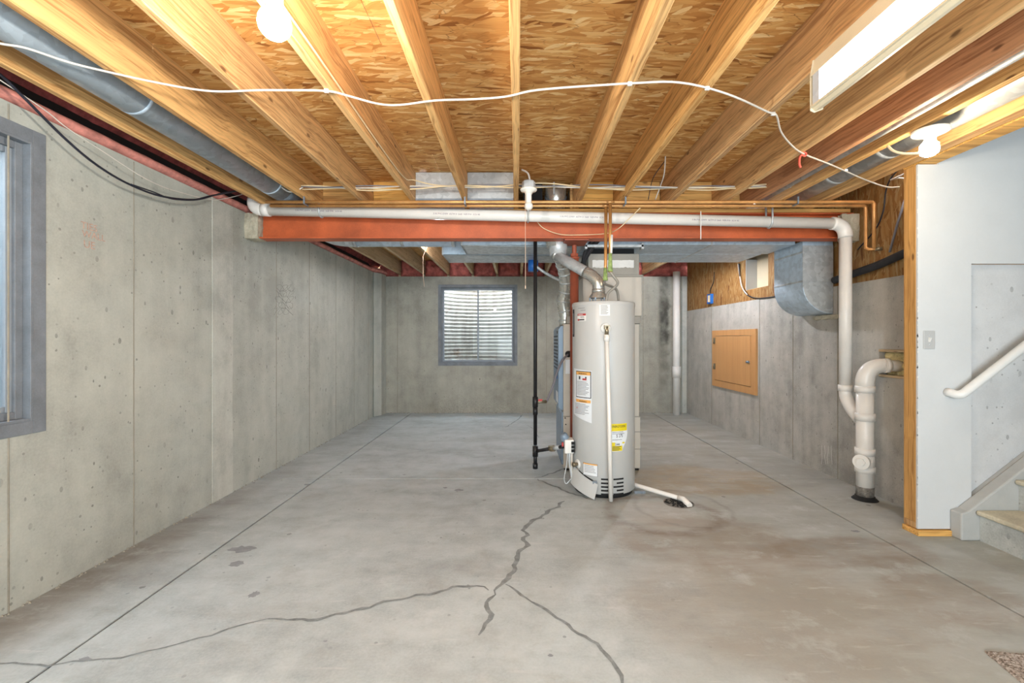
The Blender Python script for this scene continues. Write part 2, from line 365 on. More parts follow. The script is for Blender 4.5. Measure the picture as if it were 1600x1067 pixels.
class M:
    def __init__(s): s.v = []; s.f = []; s.sm = []
    def add(s, vs, fs, smooth=False):
        b = len(s.v); s.v += [Vector(v) for v in vs]
        for f in fs: s.f.append([i + b for i in f]); s.sm.append(smooth)
        return s
    def box(s, x0, x1, y0, y1, z0, z1):
        x0, x1 = min(x0, x1), max(x0, x1); y0, y1 = min(y0, y1), max(y0, y1); z0, z1 = min(z0, z1), max(z0, z1)
        return s.add([(x0, y0, z0), (x1, y0, z0), (x1, y1, z0), (x0, y1, z0), (x0, y0, z1), (x1, y0, z1), (x1, y1, z1), (x0, y1, z1)],
                     [(0, 3, 2, 1), (4, 5, 6, 7), (0, 1, 5, 4), (1, 2, 6, 5), (2, 3, 7, 6), (3, 0, 4, 7)])
    def prism(s, poly, axis, a, b):
        """extrude a 2D polygon; axis 0: poly=(y,z), 1: (x,z), 2: (x,y)"""
        def mk(p, t): return [(t, p[0], p[1]), (p[0], t, p[1]), (p[0], p[1], t)][axis]
        n = len(poly); vs = [mk(p, a) for p in poly] + [mk(p, b) for p in poly]
        return s.add(vs, [list(range(n))[::-1], list(range(n, 2 * n))] + [(i, (i + 1) % n, (i + 1) % n + n, i + n) for i in range(n)])
    def tube(s, pts, r, n=12, caps=True, smooth=True, sx=1.0):
        pts = [Vector(p) for p in pts]; m = len(pts)
        rr = r if isinstance(r, (list, tuple)) else [r] * m
        t0 = (pts[1] - pts[0]).normalized()
        ref = Vector((0, 0, 1)) if abs(t0.z) < 0.9 else Vector((1, 0, 0))
        u = t0.cross(ref).normalized(); vs = []
        for i in range(m):
            if i == 0: t = t0
            elif i == m - 1: t = (pts[i] - pts[i - 1]).normalized()
            else:
                t = ((pts[i] - pts[i - 1]).normalized() + (pts[i + 1] - pts[i]).normalized())
                t = t.normalized() if t.length > 1e-6 else (pts[i + 1] - pts[i]).normalized()
            u = (u - t * u.dot(t)).normalized(); w_ = t.cross(u)
            for k in range(n):
                a = 2 * PI * k / n
                vs.append(pts[i] + (u * math.cos(a) * sx + w_ * math.sin(a)) * rr[i])
        s.add(vs, [(i * n + k, i * n + (k + 1) % n, (i + 1) * n + (k + 1) % n, (i + 1) * n + k) for i in range(m - 1) for k in range(n)], smooth)
        if caps:
            b = len(s.v) - len(vs)
            s.f.append([b + k for k in range(n)][::-1]); s.sm.append(False)
            s.f.append([b + (m - 1) * n + k for k in range(n)]); s.sm.append(False)
        return s
    def lathe(s, prof, c, axis=(0, 0, 1), n=32, smooth=True):
        ax = Vector(axis).normalized(); ref = Vector((0, 0, 1)) if abs(ax.z) < 0.9 else Vector((1, 0, 0))
        u = ax.cross(ref).normalized(); w_ = ax.cross(u); c = Vector(c); vs = []
        for r, z in prof:
            for k in range(n):
                a = 2 * PI * k / n; vs.append(c + ax * z + (u * math.cos(a) + w_ * math.sin(a)) * r)
        m = len(prof)
        return s.add(vs, [(i * n + k, i * n + (k + 1) % n, (i + 1) * n + (k + 1) % n, (i + 1) * n + k) for i in range(m - 1) for k in range(n)], smooth)
    def grid(s, fn, nu, nv, smooth=True):
        vs = [fn(i / nu, j / nv) for j in range(nv + 1) for i in range(nu + 1)]
        return s.add(vs, [(j * (nu + 1) + i, j * (nu + 1) + i + 1, (j + 1) * (nu + 1) + i + 1, (j + 1) * (nu + 1) + i) for j in range(nv) for i in range(nu)], smooth)
    def build(s, name, mat, parent=None, label=None, cat=None, group=None, kind=None, bevel=0.0, seg=2):
        lo = Vector([min(v[i] for v in s.v) for i in range(3)]); hi = Vector([max(v[i] for v in s.v) for i in range(3)])
        c = Vector(((lo.x + hi.x) / 2, (lo.y + hi.y) / 2, lo.z))
        me = bpy.data.meshes.new(name); me.from_pydata([v - c for v in s.v], [], s.f)
        me.polygons.foreach_set('use_smooth', s.sm); me.update()
        me.materials.append(MT[mat] if isinstance(mat, str) else mat)
        o = bpy.data.objects.new(name, me); COL.objects.link(o); o.parent = parent
        o.location = c - (WL[parent.name] if parent else Vector()); WL[o.name] = c
        if bevel:
            b = o.modifiers.new('bevel', 'BEVEL'); b.width = bevel; b.segments = seg; b.limit_method = 'ANGLE'; b.angle_limit = R(40)
        return tag(o, label, cat, group, kind)

def smooth_path(pts, k=6):
    pts = [Vector(p) for p in pts]; out = []
    q = [pts[0] * 2 - pts[1]] + pts + [pts[-1] * 2 - pts[-2]]
    for i in range(1, len(q) - 2):
        p0, p1, p2, p3 = q[i - 1:i + 3]
        for j in range(k):
            t = j / k
            out.append(0.5 * ((2 * p1) + (p2 - p0) * t + (2 * p0 - 5 * p1 + 4 * p2 - p3) * t * t + (3 * p1 - p0 - 3 * p2 + p3) * t ** 3))
    return out + [pts[-1]]
def arc(p0, pc, p1, n=8):
    """quadratic bend from p0 to p1 with its corner at pc"""
    p0, pc, p1 = Vector(p0), Vector(pc), Vector(p1)
    return [(1 - t) ** 2 * p0 + 2 * t * (1 - t) * pc + t * t * p1 for t in [i / n for i in range(n + 1)]]
def text(body, size, mat, parent, name, origin, right, up, align='LEFT', fit=None, wrap=None, depth=0.0004):
    cu = bpy.data.curves.new(name, 'FONT'); cu.body = body; cu.size = size; cu.align_x = align; cu.extrude = depth; cu.resolution_u = 2
    tmp = bpy.data.objects.new('t', cu); COL.objects.link(tmp)
    me = bpy.data.meshes.new_from_object(tmp.evaluated_get(bpy.context.evaluated_depsgraph_get()))
    bpy.data.objects.remove(tmp); bpy.data.curves.remove(cu)
    right, up, origin = Vector(right), Vector(up), Vector(origin); nrm = right.cross(up)
    m = M(); k = 1.0
    if fit:
        xs = [v.co.x for v in me.vertices]; k = fit / (max(xs) - min(xs))
    for v in me.vertices:
        if wrap: m.v.append(wrap(v.co.x * k, v.co.y, v.co.z))
        else: m.v.append(origin + right * v.co.x * k + up * v.co.y + nrm * v.co.z)
    m.f = [list(p.vertices) for p in me.polygons]; m.sm = [False] * len(m.f)
    bpy.data.meshes.remove(me)
    return m.build(name, mat, parent)

ZJ, ZS = 2.31, 2.545           # underside of joists, underside of the subfloor
XL, XR, YB = -2.27, 2.80, 7.54
YE = -2.5                      # end of the room behind the camera

# ------------------------------------------------------------------ floor
floor = M().box(-2.6, 4.6, YE - 0.2, 7.9, -0.14, -0.012).build('floor', 'joint', kind='structure')
gx = [-2.6, -1.745, 2.23, 4.6]; gy = [YE - 0.2, 0.35, 3.98, 7.02, 7.9]
for i in range(3):
    for j in range(4):
        g = 0.0065
        M().box(gx[i] + g, gx[i + 1] - g, gy[j] + g * 0.8, gy[j + 1] - g * 0.8, -0.012, 0.0).build('slab_panel', 'floor', floor, bevel=0.004)
def ribbon(pts, w_, z=0.0012, jag=0.35, name='crack_filler', mat='crack', sub=5):
    pts = [PZ(x, y, 0) for x, y in pts]; path = []
    for a, b in zip(pts, pts[1:]):
        n = max(2, int((b - a).length / 0.03))
        for i in range(n):
            q = a.lerp(b, i / n); path.append(q)
    path.append(pts[-1])
    m = M(); vs = []
    for i, q in enumerate(path):
        t = (path[min(i + 1, len(path) - 1)] - path[max(i - 1, 0)]).normalized(); nn = Vector((-t.y, t.x, 0))
        off = noise.noise(Vector((q.x * 14, q.y * 14, 3))) * w_ * 1.1
        k = w_ * (0.75 + jag * noise.noise(Vector((q.x * 25, q.y * 25, 9))) * 1.6)
        k *= min(1, 0.35 + i / 5, 0.35 + (len(path) - 1 - i) / 5)
        vs += [q + nn * (off + k / 2) + Vector((0, 0, z)), q + nn * (off - k / 2) + Vector((0, 0, z))]
    m.add(vs, [(2 * i, 2 * i + 1, 2 * i + 3, 2 * i + 2) for i in range(len(path) - 1)])
    return m.build(name, mat, floor)
ribbon([(882, 783), (862, 795), (838, 812), (822, 822), (818, 840), (818, 852), (805, 884), (788, 908), (770, 922)], 0.036)
ribbon([(770, 922), (764, 935), (766, 960), (760, 975), (745, 992)], 0.03)
ribbon([(764, 922), (745, 916), (706, 916), (690, 925), (650, 930), (600, 942), (555, 955), (525, 960), (480, 972), (440, 966), (420, 966)], 0.024)
ribbon([(420, 966), (370, 978), (330, 992), (290, 1003), (230, 1018), (190, 1028), (130, 1032), (75, 1040), (30, 1038), (-40, 1035)], 0.012)
ribbon([(788, 914), (800, 920), (830, 940), (870, 965), (905, 990), (935, 1005), (950, 1025), (965, 1045), (975, 1067), (980, 1090)], 0.019)
ribbon([(838, 748), (858, 741), (880, 733), (900, 727)], 0.03, jag=0.1, name='isolation_joint')
ribbon([(838, 749), (860, 757), (890, 770), (930, 782)], 0.028, jag=0.1, name='isolation_joint')
ribbon([(790, 668), (810, 655), (816, 648)], 0.02, name='hairline_crack')
ribbon([(824, 664), (836, 672), (842, 684)], 0.012, name='hairline_crack')
def splat(px, py, rx, ry, mat='patch', name='stain_patch'):
    c = PZ(px, py, 0); n = 18
    vs = [(c.x + rx * math.cos(a) * (0.7 + 0.6 * random.random()), c.y + ry * math.sin(a) * (0.6 + 0.7 * random.random()), 0.001) for a in [2 * PI * i / n for i in range(n)]]
    M().add(vs, [list(range(n))]).build(name, mat, floor)
for a in [(380, 858, 0.075, 0.045), (369, 881, 0.04, 0.03), (397, 929, 0.022, 0.03), (716, 766, 0.04, 0.03), (696, 762, 0.02, 0.015), (1337, 830, 0.025, 0.015), (508, 1002, 0.008, 0.006), (860, 1024, 0.01, 0.008), (132, 1031, 0.025, 0.015), (480, 757, 0.03, 0.015)]:
    splat(*a)
# floor drain with grit under the condensate pipe
dr = thing('floor_drain', (1.205, 3.39, 0), 'round floor drain choked with dark grit under the end of the white plastic pipe', 'drain')
M().lathe([(0.0, 0.001), (0.085, 0.0015), (0.1, 0.0025), (0.11, 0.0005)], (1.205, 3.39, 0), n=28).build('drain_rim', 'joint', dr)
gm = M()
for i in range(150):
    a, rr = random.random() * 2 * PI, 0.09 * math.sqrt(random.random()); q = random.uniform(0.004, 0.012)
    x, y = 1.205 + rr * math.cos(a) * 1.1, 3.39 + rr * math.sin(a)
    gm.add([(x - q, y, 0.002), (x + q * 0.6, y - q, 0.002), (x + q * 0.5, y + q, 0.002), (x, y, 0.003 + q)], [(0, 1, 3), (1, 2, 3), (2, 0, 3), (0, 2, 1)])
gm.build('grit', 'black', dr, kind='stuff')

# ------------------------------------------------------------------ walls
WY0, WY1, WZ0, WZ1 = 0.90, 2.13, 0.84, 2.14
wall_l = (M().box(-2.5, XL, YE, WY0, 0, 2.28).box(-2.5, XL, WY1, YB, 0, 2.28).box(-2.5, XL, WY0, WY1, 0, WZ0).box(-2.5, XL, WY0, WY1, WZ1, 2.28)
          ).build('wall_left', 'wall', kind='structure')
M().box(XL, XL + 0.007, 3.38, 3.625, 0, 2.275).build('form_filler_strip', 'wall_strip', wall_l, bevel=0.003)
M().prism([(XL, 7.17), (XL + 0.02, 7.15), (-2.175, 7.30), (-2.17, 7.54), (XL, 7.54)], 2, 0, 2.275).build('corner_pilaster', 'wall', wall_l, bevel=0.004)
for y in (1.36, 2.03, 2.694, 4.29, 4.97, 5.70, 6.33, 6.95):
    m = M()
    m.grid(lambda u, v: (XL + 0.0005 + 0.003 * (1 - abs(2 * u - 1)), y + (u - 0.5) * 0.009 + 0.003 * noise.noise(Vector((y, v * 40, 0))), v * 2.27), 2, 40).build('form_seam', 'seam', wall_l)
# crumbs along the foot of the wall
m = M()
for i in range(240):
    y = random.uniform(1.8, 7.1); q = random.uniform(0.003, 0.010); x = XL + random.uniform(0.0, 0.02)
    m.add([(x, y - q, 0), (x + q, y, 0), (x, y + q, 0), (x, y, q)], [(0, 1, 3), (1, 2, 3), (2, 0, 3)])
m.build('mortar_crumbs', 'seam', wall_l, kind='stuff')
# crayon notes and pencil scribble
for t, (px, py), sz in (('TIES', (126, 356), 0.052), ('WALL', (128, 369), 0.05), ('UE', (130, 386), 0.056)):
    q = PX(px, py, XL); text(t, sz, 'red_chalk', wall_l, 'crayon_note', (XL + 0.0006, q.y, q.z), (0, 1, 0), (0, 0, 1))
m = M()
for k in range(5):
    pts = []
    for i in range(14):
        px = 432 + i * 1.9 + 5 * math.sin(i * 2.1 + k); py = 450 + k * 9 + 6 * math.sin(i * 1.7 + k * 2)
        q = PX(px, py, XL); pts.append((XL + 0.001, q.y, q.z))
    m.tube(smooth_path(pts, 3), 0.0011, 4)
m.build('pencil_scribble', 'pencil', wall_l)

BX0, BX1, BZ0, BZ1 = P(688, 500, YB).x, P(805, 500, YB).x, P(700, 568, YB).z, P(700, 448, YB).z
wall_b = (M().box(-2.5, BX0, YB, 7.77, 0, 2.26).box(BX1, 3.0, YB, 7.77, 0, 2.26).box(BX0, BX1, YB, 7.77, 0, BZ0).box(BX0, BX1, YB, 7.77, BZ1, 2.26)
          ).build('wall_back', 'wall_back', kind='structure')
for px in (621, 854, 1005):
    x = P(px, 0, YB).x
    M().box(x - 0.004, x + 0.004, YB - 0.003, YB, 0, 2.26).build('form_seam', 'seam', wall_b)
x0, x1 = P(1066, 0, YB - 0.04).x, XR
M().box(x0, x1, YB - 0.035, YB, 0, 2.26).build('corner_strip', 'wall_strip', wall_b, bevel=0.006)
m = M()
for i in range(200):
    x = random.uniform(-2.1, 2.7); q = random.uniform(0.004, 0.014); y = YB - random.uniform(0, 0.02)
    m.add([(x - q, y, 0), (x + q, y, 0), (x, y - q, 0), (x, y, q)], [(0, 2, 3), (2, 1, 3), (0, 3, 1)])
m.build('mortar_crumbs', 'seam', wall_b, kind='stuff')

ZC = 1.685
hy0, hy1, hz0, hz1 = 3.27, 3.52, 0.93, 1.145        # block-out where the soil pipe enters
wall_r = (M().box(XR, 3.05, hy1, YB, 0, ZC).box(XR, 3.05, 2.94, hy0, 0, ZC).box(XR, 3.05, hy0, hy1, 0, hz0).box(XR, 3.05, hy0, hy1, hz1, ZC).box(2.95, 3.05, hy0, hy1, hz0, hz1)
          ).build('wall_right', 'wall_right', kind='structure')
for px in (1112, 1187, 1239, 1309):
    y = XR * F / (px - 808)
    M().box(XR - 0.003, XR, y - 0.004, y + 0.004, 0, ZC).build('form_seam', 'seam', wall_r)
M().grid(lambda u, v: (XR + 0.012 + 0.02 * noise.noise(Vector((u * 6, v * 6, 1))) + (0.03 if 0.02 < u < 0.98 and 0.02 < v < 0.98 else 0.07), hy0 + 0.006 + u * (hy1 - hy0 - 0.012), hz0 + 0.006 + v * (hz1 - hz0 - 0.012)), 16, 14).build('spray_foam', 'foam', wall_r)
for z in (hz0 + 0.001, hz1 - 0.022):
    M().box(XR - 0.006, XR + 0.03, hy0 + 0.01, hy1, z, z + 0.02).build('form_strip', 'joist_back', wall_r, bevel=0.003)
for k in range(4):
    pts = [PX(1284 + k * 5 + random.uniform(-1.5, 1.5), 696 + 9 * i + (i % 2) * 2, XR) for i in range(4)]
    M().tube([Vector((XR + 0.0005, p.y, p.z)) for p in pts], 0.002, 4).build('white_drip', 'white_tape', wall_r)
# OSB sheathing above the low concrete wall, with an open cut-out
XO = 2.82; oy0, oy1, oz0, oz1 = 5.11, 5.62, 1.82, 2.2
osb_w = M().box(2.96, 3.0, 2.94, YB, ZC, 2.56).build('wall_right_upper', 'lamp_housing', kind='structure')
for (a, b, c, d) in ((2.95, 3.6, ZC, ZS), (3.603, oy0, ZC, ZS), (oy1, YB, ZC, ZS), (oy0, oy1, ZC, oz0), (oy0, oy1, oz1, ZS)):
    M().box(XO, XO + 0.012, a, b, c, d).build('osb_panel', 'osb_wall', osb_w)
M().box(XO + 0.003, 2.96, oy1 - 0.006, oy1 + 0.006, oz0, oz1).build('opening_liner', 'drywall', osb_w)
M().box(XO + 0.003, 2.96, oy0, oy1, oz0 - 0.012, oz0 + 0.004).build('opening_sill', 'joist_back', osb_w)
# rim boards
M().box(-2.5, -2.45, YE, YB, 2.28, 2.56).build('trim_1', 'joist_back', kind='structure')
M().box(-2.5, 3.0, 7.70, 7.74, 2.26, 2.56).build('trim_2', 'joist_back', kind='structure')
M().box(-2.45, -2.29, YE, YB, 2.28, 2.30).build('trim_3', 'joist_back', kind='structure')

# ------------------------------------------------------------------ ceiling (subfloor sheets)
ceil = thing('ceiling', (0, 2, ZS), kind='structure')
ys = [YE - 0.2, -1.62, -0.4, 0.82, 2.04, 3.26, 4.48, 5.70, 6.92, 7.75]
for j, (a, b) in enumerate(zip(ys, ys[1:])):
    xs = [-2.5, -0.61, 1.83, 3.05] if j % 2 else [-2.5, -1.83, 0.61, 3.05]
    for c, d in zip(xs, xs[1:]):
        if a < 2.8 and d > 2.62: d = 2.615
        M().box(c + 0.0015, d - 0.0015, a + 0.0015, b - 0.0015, ZS, ZS + 0.018).build('osb_sheet', 'osb_ceiling', ceil)
M().box(2.62, 4.6, YE - 0.2, 1.80, ZS, ZS + 0.018).build('osb_sheet', 'osb_ceiling', ceil)

# ------------------------------------------------------------------ stair partition
YD = 2.83
wst = thing('wall_stair', (3.2, YD, 0), kind='structure')
M().prism([(2.492, 0.04), (2.826, 0.04), (2.826, 1.69), (4.6, 1.69), (4.6, 3.6), (2.622, 3.6), (2.622, 2.308), (2.492, 2.308)], 1, YD, YD + 0.014).build('drywall_sheet', 'drywall', wst, bevel=0.0015)
M().box(2.80, 4.6, YD + 0.036, 3.05, 0, 1.69).build('painted_concrete', 'wall_white', wst)
M().box(2.80, 4.6, YD + 0.014, 3.05, 1.69, 3.6).build('stud_core', 'stud', wst)
M().box(2.492, 2.53, YD + 0.014, YD + 0.104, 0.075, ZJ).build('end_stud', 'stud', wst, bevel=0.003)
M().box(2.53, 2.80, YD + 0.06, YD + 0.10, 0.04, 2.2).build('partition_backing', 'drywall', wst)
M().box(2.492, 2.70, YD + 0.014, YD + 0.104, 0.038, 0.075).build('sole_plate', 'stud', wst, bevel=0.002)
m = M().box(2.482, 2.692, 2.815, 2.935, 0.0, 0.034).build('sill_board', 'plank', wst, bevel=0.003)
# ragged drywall edge
m = M()
for i in range(60):
    z = random.uniform(0.1, 2.25); q = random.uniform(0.002, 0.006)
    m.add([(2.4905, YD - 0.0008, z - 2 * q), (2.4905 + q, YD - 0.0008, z), (2.4905, YD - 0.0008, z + 2 * q), (2.4905, YD + 0.006, z)], [(0, 1, 2), (0, 2, 3)])
m.build('chipped_edge', 'white_tape', wst, kind='stuff')
# enclosure that is never in frame: stair opening above, walls behind the camera
M().box(2.62, 4.6, 1.75, 1.80, ZS, 3.6).box(4.6, 4.65, 1.75, 3.05, 0, 3.6).box(2.60, 4.65, 1.75, 3.05, 3.6, 3.65).box(2.60, 2.62, 1.80, 2.83, ZS + 0.02, 3.6).build('wall_stairwell', 'drywall', kind='structure')
M().box(2.95, 4.6, 1.75, 1.80, 0, ZS).box(2.95, 3.0, YE, 1.75, 0, ZS).build('wall_side', 'drywall', kind='structure')
M().box(-2.5, 3.0, YE - 0.15, YE, 0, ZS).build('wall_rear', 'wall', kind='structure')

# ------------------------------------------------------------------ windows
def window(name, kind_axis, a0, a1, z0, z1, face, inward, splits, band):
    """a slider window in the wall plane `face`; (a) runs along the wall, inward is the sign towards the room"""
    def bx(u0, u1, d0, d1, z_0, z_1):
        f0, f1 = face + inward * d0, face + inward * d1
        return M().box(f0, f1, u0, u1, z_0, z_1) if kind_axis == 0 else M().box(u0, u1, f0, f1, z_0, z_1)
    c = (face, (a0 + a1) / 2, z0) if kind_axis == 0 else ((a0 + a1) / 2, face, z0)
    w_ = thing(name, c, kind='structure')
    B = band
    for (u0, u1, q0, q1) in ((a0 - B, a0, z0 - B, z1 + B), (a1, a1 + B, z0 - B, z1 + B), (a0, a1, z0 - B, z0), (a0, a1, z1, z1 + B)):
        bx(u0, u1, -0.002, 0.004, q0, q1).build('painted_surround', 'win_grey', w_, bevel=0.002)
    t = 0.012
    for (u0, u1, q0, q1) in ((a0, a0 + t, z0, z1), (a1 - t, a1, z0, z1), (a0 + t, a1 - t, z0, z0 + t), (a0 + t, a1 - t, z1 - t, z1)):
        bx(u0, u1, -0.23, 0.006, q0, q1).build('buck_board', 'win_grey', w_, bevel=0.002)
    i0, i1, k0, k1 = a0 + t, a1 - t, z0 + t, z1 - t
    fw = 0.034 if kind_axis == 0 else 0.022
    for (u0, u1, q0, q1) in ((i0, i0 + fw, k0, k1), (i1 - fw, i1, k0, k1), (i0 + fw, i1 - fw, k0, k0 + fw), (i0 + fw, i1 - fw, k1 - fw, k1)):
        bx(u0, u1, -0.095, -0.03, q0, q1).build('outer_frame', 'win_grey', w_, bevel=0.003)
    i0, i1, k0, k1 = i0 + fw, i1 - fw, k0 + fw, k1 - fw
    mid = (i0 + i1) / 2
    for n_, (u0, u1, d) in enumerate(((i0, mid + 0.012, -0.075), (mid - 0.012, i1, -0.055))):
        sw = 0.028 if kind_axis == 0 else 0.022
        sash = bx(u0, u0 + sw, d - 0.012, d + 0.012, k0, k1)
        for (p0, p1, q0, q1) in ((u1 - sw, u1, k0, k1), (u0 + sw, u1 - sw, k0, k0 + sw), (u0 + sw, u1 - sw, k1 - sw, k1)):
            e = bx(p0, p1, d - 0.012, d + 0.012, q0, q1); sash.add(e.v, e.f)
        so = sash.build('sash', 'sash_grey', w_, bevel=0.002)
        bx(u0 + sw, u1 - sw, d - 0.002, d + 0.002, k0 + sw, k1 - sw).build('pane', 'glass', so)
    return w_
window('window_1', 1, BX0, BX1, BZ0, BZ1, YB, -1, 2, 0.036)
window('window_2', 0, WY0, WY1, WZ0, WZ1, XL, 1, 2, 0.06)
M().lathe([(0, 0.012), (0.012, 0.01), (0.017, 0.0)], (-2.3, WY1 - 0.012, 2.075), (0, -1, 0), 14).build('putty_lump', 'win_grey', None, kind='structure') if False else None

def well(name, axis, centre, half, depth, base, label):
    """corrugated steel half-round well outside a window"""
    m = M()
    def fn(u, v):
        a = PI * u; z = 0.45 + v * 1.8
        k = 1 + 0.022 * math.sin(v * 1.8 / 0.068 * 2 * PI)
        p = -math.cos(a) * half * k; q = math.sin(a) * depth * k
        return (base - q, centre + p, z) if axis == 0 else (centre + p, base + q, z)
    m.grid(fn, 28, 220)
    r = thing(name, (base, centre, 0.45) if axis == 0 else (centre, base, 0.45), label, 'window well')
    m.build('corrugated_wall', 'well', r)
    if axis == 0: M().box(base - depth, base, centre - half, centre + half, 0.40, 0.5).build('gravel_bed', 'gravel', r)
    else: M().box(centre - half, centre + half, base, base + depth, 0.40, 0.5).build('gravel_bed', 'gravel', r)
    return r
well('window_well', 1, (BX0 + BX1) / 2, 0.72, 0.80, 7.775, 'pale corrugated steel well seen through the far window')
well('window_well', 0, (WY0 + WY1) / 2, 0.80, 0.75, -2.505, 'pale steel well outside the big window in the left wall')

# ------------------------------------------------------------------ joists in front of the beam
front = [(-2.05, 'joist', 'pine joist over the left concrete wall, edge of the pink insulation'),
         (-1.653, 'joist', 'pine joist hugging the inner side of the grey round duct'),
         (-1.228, 'joist', 'pine joist midway between the grey round duct and the lit globe bulb'),
         (-0.823, 'joist', 'pine joist beside the lit globe bulb, a cord stapled on its flank'),
         (-0.413, 'joist', 'pine joist between the two metal panels that close bays at the red beam'),
         (-0.008, 'joist', 'pine joist seen straight along its edge, unlit bulb beside its far end'),
         (0.490, 'joist', 'pine joist passing close beside the dark flue pipe above the beam'),
         (0.828, 'joist', 'pine joist in the middle between dark flue and fluorescent lamp'),
         (1.220, 'joist', 'pine joist with the long fluorescent lamp fixed under it'),
         (1.655, 'joist', 'knotty pine joist with the red ribbon tied at its lower edge'),
         (1.890, 'joist_red', 'reddish pine joist alongside the slim grey conduit'),
         (2.085, 'joist', 'pale-edged pine joist alongside the shiny duct near the lit lamp'),
         (2.430, 'joist', 'inner pine trimmer beyond the shiny duct, by the stair opening'),
         (2.545, 'plank', 'outer pine trimmer on the white stair partition, edging the stair opening')]
for x, mt, lab in front:
    wd = 0.038 if x < 2.4 else (0.08 if x < 2.5 else 0.12)
    m = M()
    nseg = 24; y0, y1 = YE, (3.90 if x < 2.5 else 2.93)
    prof = [(-wd / 2, ZS - 0.001), (-wd / 2, ZJ + 0.004), (-wd / 2 + 0.004, ZJ), (wd / 2 - 0.004, ZJ), (wd / 2, ZJ + 0.004), (wd / 2, ZS - 0.001)]
    vs = []
    for i in range(nseg + 1):
        y = y0 + (y1 - y0) * i / nseg
        o = 0.004 * noise.noise(Vector((x * 9, y * 0.6, 0)))
        vs += [(x + a + o, y, z) for a, z in prof]
    k = len(prof)
    m.add(vs, [(i * k + j, i * k + (j + 1) % k, (i + 1) * k + (j + 1) % k, (i + 1) * k + j) for i in range(nseg) for j in range(k)] + [list(range(k)), list(range(nseg * k, nseg * k + k))[::-1]])
    m.build('floor_joist', mt, None, lab, 'joist', 'ceiling joists in front of the red beam')
ordn = ['first', 'second', 'third', 'fourth', 'fifth', 'sixth', 'seventh', 'eighth', 'ninth', 'tenth', 'eleventh']
for i in range(11):
    x = -1.97 + 0.4085 * i
    j0 = 3.91 if i not in (6,) else 3.91
    M().box(x - 0.019, x + 0.019, 3.905, 7.695, ZJ - 0.003, ZS - 0.001).build('rear_joist', 'joist_back', None, f'weathered pine joist behind the red beam, {ordn[i]} counting from the left concrete wall', 'joist', 'ceiling joists behind the red beam', bevel=0.003)
# solid blocking above the beam
fx = [f[0] for f in front]
blk = [(0, 'beside the end of the grey round duct'), (1, 'in the bay between duct and middle bays'), (2, 'in the bay next to the metal panels'), (6, 'in the first bay past the dark flue'), (7, 'in the second bay past the dark flue'), (8, 'in the bay behind the fluorescent lamp'), (9, 'in the narrow bay by the red ribbon')]
for i, w_ in blk:
    a, b = fx[i] + 0.021, fx[i + 1] - 0.021
    if i == 0: continue
    M().box(a, b, 3.822, 3.86, ZJ + 0.012 if i != 6 else ZJ + 0.04, ZS - 0.004).build('blocking_board', 'plank', None, 'yellow pine blocking board over the red beam, ' + w_, 'blocking', bevel=0.002)
M().box(-2.20, 2.78, 3.792, 3.938, 2.278, 2.309).build('beam_plate', 'plank', None, 'flat pine plate lying along the top of the red steel beam', 'plate', bevel=0.003)

# ------------------------------------------------------------------ steel beam and column
bz0, bz1, bc, bw = 2.064, 2.277, 3.866, 0.066
m = M(); t = 0.011; tw = 0.006
m.prism([(bc - bw, bz0), (bc + bw, bz0), (bc + bw, bz0 + t), (bc + tw, bz0 + t), (bc + tw, bz1 - t), (bc + bw, bz1 - t), (bc + bw, bz1), (bc - bw, bz1), (bc - bw, bz1 - t), (bc - tw, bz1 - t), (bc - tw, bz0 + t), (bc - bw, bz0 + t)], 0, -2.262, 2.815)
m.build('steel_beam', 'beam', None, 'long red-painted steel beam spanning the basement under the joists', 'beam', bevel=0.002)
def lump(name, x0, x1, y0, y1, z0, z1, mat, parent):
    m = M()
    m.box(x0, x1, y0, y1, z0, z1)
    o = m.build(name, mat, parent)
    s_ = o.modifiers.new('sub', 'SUBSURF'); s_.subdivision_type = 'SIMPLE'; s_.levels = s_.render_levels = 4
    tx = bpy.data.textures.new(name, 'CLOUDS'); tx.noise_scale = 0.05
    d = o.modifiers.new('rough', 'DISPLACE'); d.texture = tx; d.strength = 0.025; d.mid_level = 0.5
    return o
lump('beam_pocket_grout', XL - 0.02, -2.155, 3.785, 3.94, 2.06, 2.272, 'grout', wall_l)
lump('beam_pocket_grout', 2.68, 2.90, 3.75, 3.80, 2.03, 2.25, 'grout', wall_r)
col_ = thing('steel_column', (0.51, 3.866, 0), 'round red steel column behind the water heater, holding up the beam', 'column')
M().lathe([(0, 0), (0.038, 0), (0.038, 1.93), (0.044, 1.93), (0.044, 1.945), (0, 1.945)], (0.505, 4.02, 0), n=24).build('column_tube', 'column', col_)
M().lathe([(0.02, 1.945), (0.02, 2.05)], (0.505, 4.02, 0), n=14).build('jack_screw', 'column', col_)
M().lathe([(0.0, 1.95), (0.036, 1.95), (0.036, 1.975), (0.0, 1.975)], (0.505, 4.02, 0), n=6, smooth=False).build('jack_nut', 'column', col_)
M().box(0.40, 0.60, 3.81, 4.06, 2.05, 2.062).build('cap_plate', 'column', col_, bevel=0.002)

